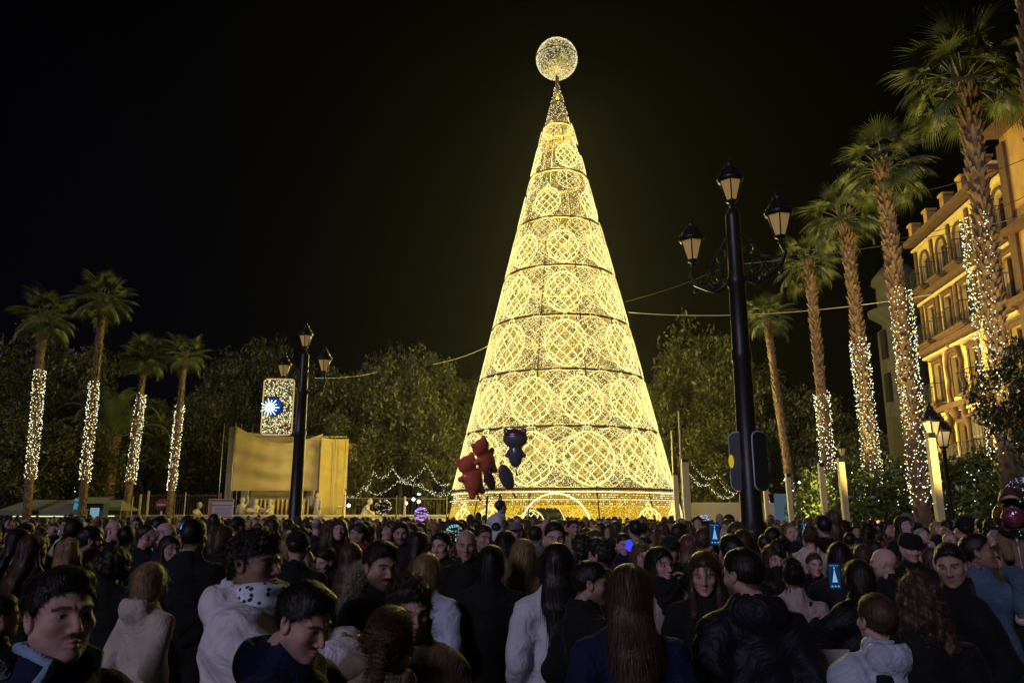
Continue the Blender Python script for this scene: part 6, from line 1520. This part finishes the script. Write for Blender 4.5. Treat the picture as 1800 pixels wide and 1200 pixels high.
for (X, Y_) in spots:
    px = 900+1414*X/Y_
    for tries in range(30):
        k = rr_.choices(range(len(ARCH)), weights=[6, 4, 6, 4, 2, 4, 3, 2, 2, 2, 2, 1, 2, 2, 2, 2])[0]; col_ = rr_.choice(JC)
        r, words, js = ARCH[k]; away = rr_.random() < .60
        lab = '%s in %s %s, %s, %s %s' % (words.replace('a ', '', 1) if words.startswith('a ') else words, {'tan_coat': 'a tan', 'denim_dark': 'a dark denim', 'fur': 'a taupe', 'olive': 'an olive'}.get(col_, 'a '+col_), {'coat': 'coat', 'jacket': 'jacket', 'puffer': 'puffer', 'bomber': 'bomber'}[js], 'back turned' if away else 'face showing', ('close' if Y_ < 9 else 'mid-crowd' if Y_ < 13 else 'far'), zone(X, Y_))
        lab = lab.replace('a leather coat', 'a glossy coat')
        if lab not in used: break
    used.add(lab)
    if k not in matc: o = r; KI = None; matc[k] = 1
    else: o = copy_tree(r)
    s = rr_.gauss(.958, .05) if ARCH[k][1] != 'a top bun' else rr_.gauss(.955, .025)
    s = min(1.06, max(.82, s))
    if 1100 < px < 1215 or px > 750 and px < 1090: s = min(s, 1.0)
    o.location = (X, Y_, 0); o.scale = (s, s, s*rr_.uniform(.985, 1.01))
    o.rotation_euler = (0, 0, (math.atan2(-(TP.x-X), TP.y-Y_) if away else PI)+rr_.gauss(0, .45 if away else .9))
    o['label'] = lab; o['group'] = 'onlookers crowding the square'
    if am_of[k] == 'highphone' and nph < 9 and away and ('ph', zone(X, Y_), Y_ < 9, Y_ < 13) not in used:
        used.add(('ph', zone(X, Y_), Y_ < 9, Y_ < 13))
        nph += 1; o.rotation_euler.z *= .3; w_ = Matrix.Rotation(o.rotation_euler.z, 4, 'Z') @ Vector((.10*s, .36*s, 0))
        q_ = thing('smartphone', 'small glowing phone held high %s, %s' % (('close in the crowd' if Y_ < 9 else 'mid-crowd' if Y_ < 13 else 'far back'), zone(X, Y_)), 'smartphone', (X+w_.x, Y_+w_.y, 1.70*s), o.rotation_euler.z, 'smartphones held up in the crowd'); fill_phone(q_, 1)
    jk = [c for c in (o.children if o is r else [c for c in COL.objects[-30:] if c.parent is o]) if c.name.startswith('jacket')][0]
    jk.material_slots[0].link = 'OBJECT'; jk.material_slots[0].material = CL[col_]
for k, (r, w_, j_) in enumerate(ARCH):
    if k not in matc:
        for c in list(r.children): bpy.data.objects.remove(c)
        bpy.data.objects.remove(r)
# the far mass
def lowpoly():
    mb = MB(); mb.lathe([(.05, 1.43), (.06, 1.50), (.062, 1.52), (.078, 1.60), (.082, 1.66), (.065, 1.72), (.02, 1.755)], 8)
    nh = len(mb.v); fh = len(mb.f); mb.sphere((0, 0, 1.30), .2, 8, 6, sc=(1.05, .6, .95)); mb.lathe([(.19, .0), (.2, .7), (.20, 1.25), (.10, 1.42)], 8); return np.array(mb.v), mb.f, nh
lv, lf_, nh = lowpoly(); V = []; F4 = []; C = []; o_ = 0; y = YEND+.1; cnt = 0
fq = np.array([f if len(f) == 4 else [f[0], f[1], f[2], f[2]] for f in lf_ if len(f) in (3, 4)])
skin_c = np.array([(.40, .22, .15), (.30, .16, .10), (.48, .28, .2)]); hair_c = np.array([(.012, .009, .008), (.02, .013, .01), (.05, .028, .015), (.22, .15, .08), (.2, .19, .18)])
jc_ = np.array([(.012, .012, .013)]*6+[(.01, .015, .035)]*2+[(.05, .04, .03), (.25, .2, .14), (.4, .4, .42), (.2, .02, .02), (.12, .12, .13)])
while y < 43:
    hx = y*.70; x = -hx
    while x < hx:
        X, Y_ = x+rr_.uniform(-.3, .3), y+rr_.uniform(-.35, .35); x += .78+.012*y
        if X > 10.5 and Y_ > 15 or X > 10.0 and Y_ > 26: continue
        if (X-TP.x)**2+(Y_-TP.y)**2 < 7.6**2: continue
        if any((X-a)**2+(Y_-b)**2 < .5**2 for a, b, c in block): continue
        s = rr_.gauss(.975, .04); an = rr_.uniform(0, 2*PI); v = lv.copy(); v[:, 0] *= s*rr_.uniform(.92, 1.1); v[:, 1] *= s*1.1; v[:, 2] *= s
        ca, sa = math.cos(an), math.sin(an); face = rr_.random() < .45
        c = np.zeros((len(v), 3)); c[:] = jc_[rr_.randrange(len(jc_))]; hc2 = hair_c[min(4, int(rr_.expovariate(.9)))]; c[:nh] = hc2
        if face: m_ = (v[:nh, 1]*-1 > -.02) & (v[:nh, 2] < 1.69*s); c[:nh][m_] = skin_c[rr_.randrange(3)]
        w = v.copy(); an2 = rr_.gauss(0, .6); ca, sa = math.cos(an2), math.sin(an2); w[:, 0] = ca*v[:, 0]-sa*v[:, 1]+X; w[:, 1] = sa*v[:, 0]+ca*v[:, 1]+Y_
        V.append(w); F4.append(fq+o_); C.append(c); o_ += len(w); cnt += 1
    y += .95
print('far crowd', cnt, 'near', len(spots), YEND)
far = obj('crowd', make_mesh('crowd', np.concatenate(V), np.concatenate(F4), [mat('crowd_colour', (1, 1, 1), .75, attr=True)], smooth=True, col=np.concatenate(C)), kind='stuff'); tag(far, 'mass of distant heads filling the square up to the lit tree', 'crowd')

# ---------------------------------------------------------------- balloons
def foil(fn, b, h, m, name='balloon'): return make_mesh(name, *surf(fn, *b, h), [m], smooth=True)
RED = mat('foil_red', (.80, .16, .09), .3, .0); PLUM = mat('foil_plum', (.14, .025, .05), .25, .35); GREYF = mat('foil_grey', (.13, .13, .16), .25, .35); PALE = mat('foil_pale', (.30, .27, .32), .25, .3); DARKR = mat('foil_wine', (.09, .03, .05), .3, .3)
def animal(P):     # plump blank animal-shaped foil balloon
    A = (np.abs(P[0]), P[1], P[2]); d = smin(ell(P, (0, 0, .22), (.17, .10, .14)), ell(P, (0, 0, -.06), (.17, .11, .24)), .04)
    d = smin(d, rc(A, (.11, 0, .29), (.13, 0, .34), .05, .04), .03); d = smin(d, rc(A, (.12, 0, .02), (.20, 0, .05), .06, .045), .03); d = smin(d, rc(A, (.07, 0, -.22), (.10, 0, -.29), .07, .055), .03)
    return d+.002*np.sin(np.arctan2(P[2], P[0])*50)
def kitty(P):
    A = (np.abs(P[0]), P[1], P[2]); d = smin(ell(P, (0, 0, .20), (.21, .11, .16)), ell(P, (0, 0, -.08), (.12, .09, .20)), .03)
    d = smin(d, rc(A, (.13, 0, .30), (.16, 0, .34), .06, .045), .02); d = smin(d, rc(A, (.08, 0, .0), (.15, 0, -.08), .04, .035), .02); return d+.002*np.sin(np.arctan2(P[2], P[0])*50)
BB = ((-.3, -.14, -.42), (.3, .14, .46))
AM_, KM_ = foil(animal, BB, .014, RED), foil(kitty, BB, .014, GREYF)
LEAFB = foil(lambda P: ell(P, (0, 0, 0), (.13, .07, .24)), ((-.15, -.1, -.26), (.15, .1, .26)), .014, PALE)
BY = 16.0
def bal(me, x, y, rz, roll, s, m, label, cap=None):
    P = at(x, y, BY); t = thing('foil_balloon', label, 'balloon', P, rz, 'foil balloons floating before the lit tree'); t.rotation_euler = (.15, roll, rz); t.scale = (s,)*3
    o = obj('foil', me, t); o.material_slots[0].link = 'OBJECT'; o.material_slots[0].material = m
    if cap: obj('foil_cap', foil(lambda P: smax(ell(P, (0, 0, .21), (.215, .115, .165)), .26-P[2]+.5*np.abs(P[0])*0, .01), BB, .014, cap), t)
    MB().tube([(0, 0, -.3), (.02, 0, -.42)], [.012, .02], 5).obj('neck', m, t)
    return t, P
E1 = [bal(AM_, 829, 838, .5, -.45, 1.25, RED, 'lower red animal-shaped foil balloon, leaning left'), bal(AM_, 853, 806, .7, -.60, 1.2, RED, 'upper red animal-shaped foil balloon behind the lower one'), bal(KM_, 906, 792, -.2, .02, 1.2, GREYF, 'grey and plum foil balloon with two round ears, topmost of the bunch', PLUM), bal(LEAFB, 890, 838, .4, -.5, 1.15, GREYF, 'oval grey foil balloon at the lower right of the bunch'), bal(LEAFB, 862, 846, .3, -.35, .75, DARKR, 'small dark wine foil balloon in the middle of the bunch'), bal(AM_, 858, 832, 2.0, -.3, .6, DARKR, 'dark wine foil balloon half hidden between the others')]
hold = at(852, 912, BY)
st_ = thing('balloon_stick', 'dark pole the foil balloons are tied to', 'balloon stick', (hold.x, hold.y, 1.3))
MB().tube([(0, 0, 0), (.05, 0, .9)], .022, 6).obj('pole', IRON, st_)
strg = MB()
for t, P in E1: strg.tube([(.05, 0, .9), tuple(P-Vector((hold.x, hold.y, 1.3))+Vector((0, 0, -.3)))], .005, 3)
strg.obj('string', IRON, st_)
def clear_mat():
    m, t, b = base_mat('clear_balloon'); b.inputs['Base Color'].default_value = (.8, .85, 1, 1); b.inputs['Roughness'].default_value = .04
    gl = N(t, 'ShaderNodeBsdfGlossy'); gl.inputs['Roughness'].default_value = .05; tp = N(t, 'ShaderNodeBsdfTransparent'); tp.inputs[0].default_value = (.93, .95, 1, 1); fr = N(t, 'ShaderNodeLayerWeight'); fr.inputs[0].default_value = .35
    ms = N(t, 'ShaderNodeMixShader'); t.links.new(fr.outputs['Fresnel'], ms.inputs[0]); t.links.new(tp.outputs[0], ms.inputs[1]); t.links.new(gl.outputs[0], ms.inputs[2]); t.links.new(ms.outputs[0], t.nodes['Material Output'].inputs[0]); return m
CLR = clear_mat()
def bobo(x, y, Y, r, label, cols, n=26, inner=None):
    P = at(x, y, Y); t = thing('clear_balloon', label, 'balloon', P, 0, 'clear balloons with small lights inside'); MB().sphere((0, 0, 0), r, 32, 20).obj('balloon', CLR, t)
    if n:
        pts = [((r*.93)*math.sin(a*.9+.5)*math.cos(a*5), (r*.93)*math.sin(a*.9+.5)*math.sin(a*5), (r*.93)*math.cos(a*.9+.5)) for a in np.linspace(0, 3, n)]
        MB().tube(pts, .0015*Y/4, 3, cap=False).obj('wire', WIRE, t); c = np.array([cols[i % len(cols)] for i in range(n)]); bulbs('bulb', pts, c*.45, .0035*Y/4.5, BULBP, t)
    if inner: MB().sphere((0, 0, -.0), r*.62, 16, 10, sc=(1, .8, .8)).obj('inner_balloon', inner, t)
    MB().tube([(0, 0, -r), (0, 0, -r-.05)], [r*.12, r*.05], 6).obj('neck', PALE, t); return t, P
b1, Pb = bobo(1782, 909, 5.0, .12, 'clear balloon with pinkish inner balloon above the raised hand at the right edge', [(.3, 1, .5), (1, .5, .6), (.5, .6, 1)], 8, mat('inner_pink', (.20, .03, .06), .3))
b2, _ = bobo(1800, 868, 5.3, .115, 'upper clear balloon with violet and blue lights cut off by the right edge', [(.3, .3, 1), (.7, .2, 1), (.2, .7, 1), (1, .9, .4)], 34)
bobo(673, 891, 20.0, .21, 'large clear balloon glowing golden before the mesh fence', [(1, .8, .4)], 22, None)
bobo(740, 903, 14.0, .12, 'small clear balloon with dense violet lights right of the golden one', [(.25, .15, 1), (.6, .2, 1), (.9, .5, 1)], 90)
bobo(1238, 912, 24, .14, 'tiny violet lit toy balloon right of the lit tree', [(.3, .3, 1), (.5, .7, 1)], 40)
bobo(1285, 912, 24, .12, 'tiny blue lit toy balloon by the near lamp post', [(.15, .25, 1)], 40)
bobo(798, 936, 9.5, .10, 'lit toy balloon glinting blue and green in the middle of the crowd', [(.2, 1, .6), (.3, .5, 1), (.3, 1, 1)], 40)
sk = thing('balloon_stick', 'white stick of the clear balloon held by the laughing man', 'balloon stick', Pb+Vector((.0, 0, -.10)))
MB().tube([(0, 0, 0), (.01, 0, -.24)], .005, 6).obj('stick', CL['white'], sk); MB().lathe([(.012, 0), (.03, .03), (.033, .05)], 12).obj('cup', CL['white'], sk, loc=(0, 0, -.02))
# blue toy lighting the boy's face
P = at(1106, 958, 8.25); ty = thing('light_toy', 'glowing blue toy held before the boy in the crowd', 'toy', P)
MB().sphere((0, 0, 0), .075, 12, 8, sc=(.45, .4, .8)).obj('lamp', emit('toy_blue', (.03, .05, 1), 1.4, sample=True), ty); light('POINT', 'toy_light', (-.02, -.10, .02), 1.6, (.25, .15, 1), size=.04, parent=ty)
# banner low at the right
bn = thing('banner', 'low pale banner with black capital letters beside the child in the silver jacket', 'banner', at(1440, 1172, 4.0), 0)
MB().box((.0, 0, 0), (.30, .012, .16)).obj('cloth', mat('banner_white', (.30, .28, .30), .8), bn)
cu = bpy.data.curves.new('lettering', 'FONT'); cu.body = 'ANC'; cu.size = .062; cu.extrude = .0006
tmp = bpy.data.objects.new('lettering', cu); tm_ = bpy.data.meshes.new_from_object(tmp); bpy.data.objects.remove(tmp); tm_.materials.append(IRON)
to = obj('lettering', tm_, bn); to.location = (-.035, -.009, -.045); to.rotation_euler = (PI/2, 0, 0)
MB().tube([(-.13, .01, -.05), (-.13, .01, -.9)], .01, 6).obj('post', POLE, bn)

hz = MB().box((0, 50, 19), (260, 150, 40)).obj('haze', HAZE, kind='stuff')
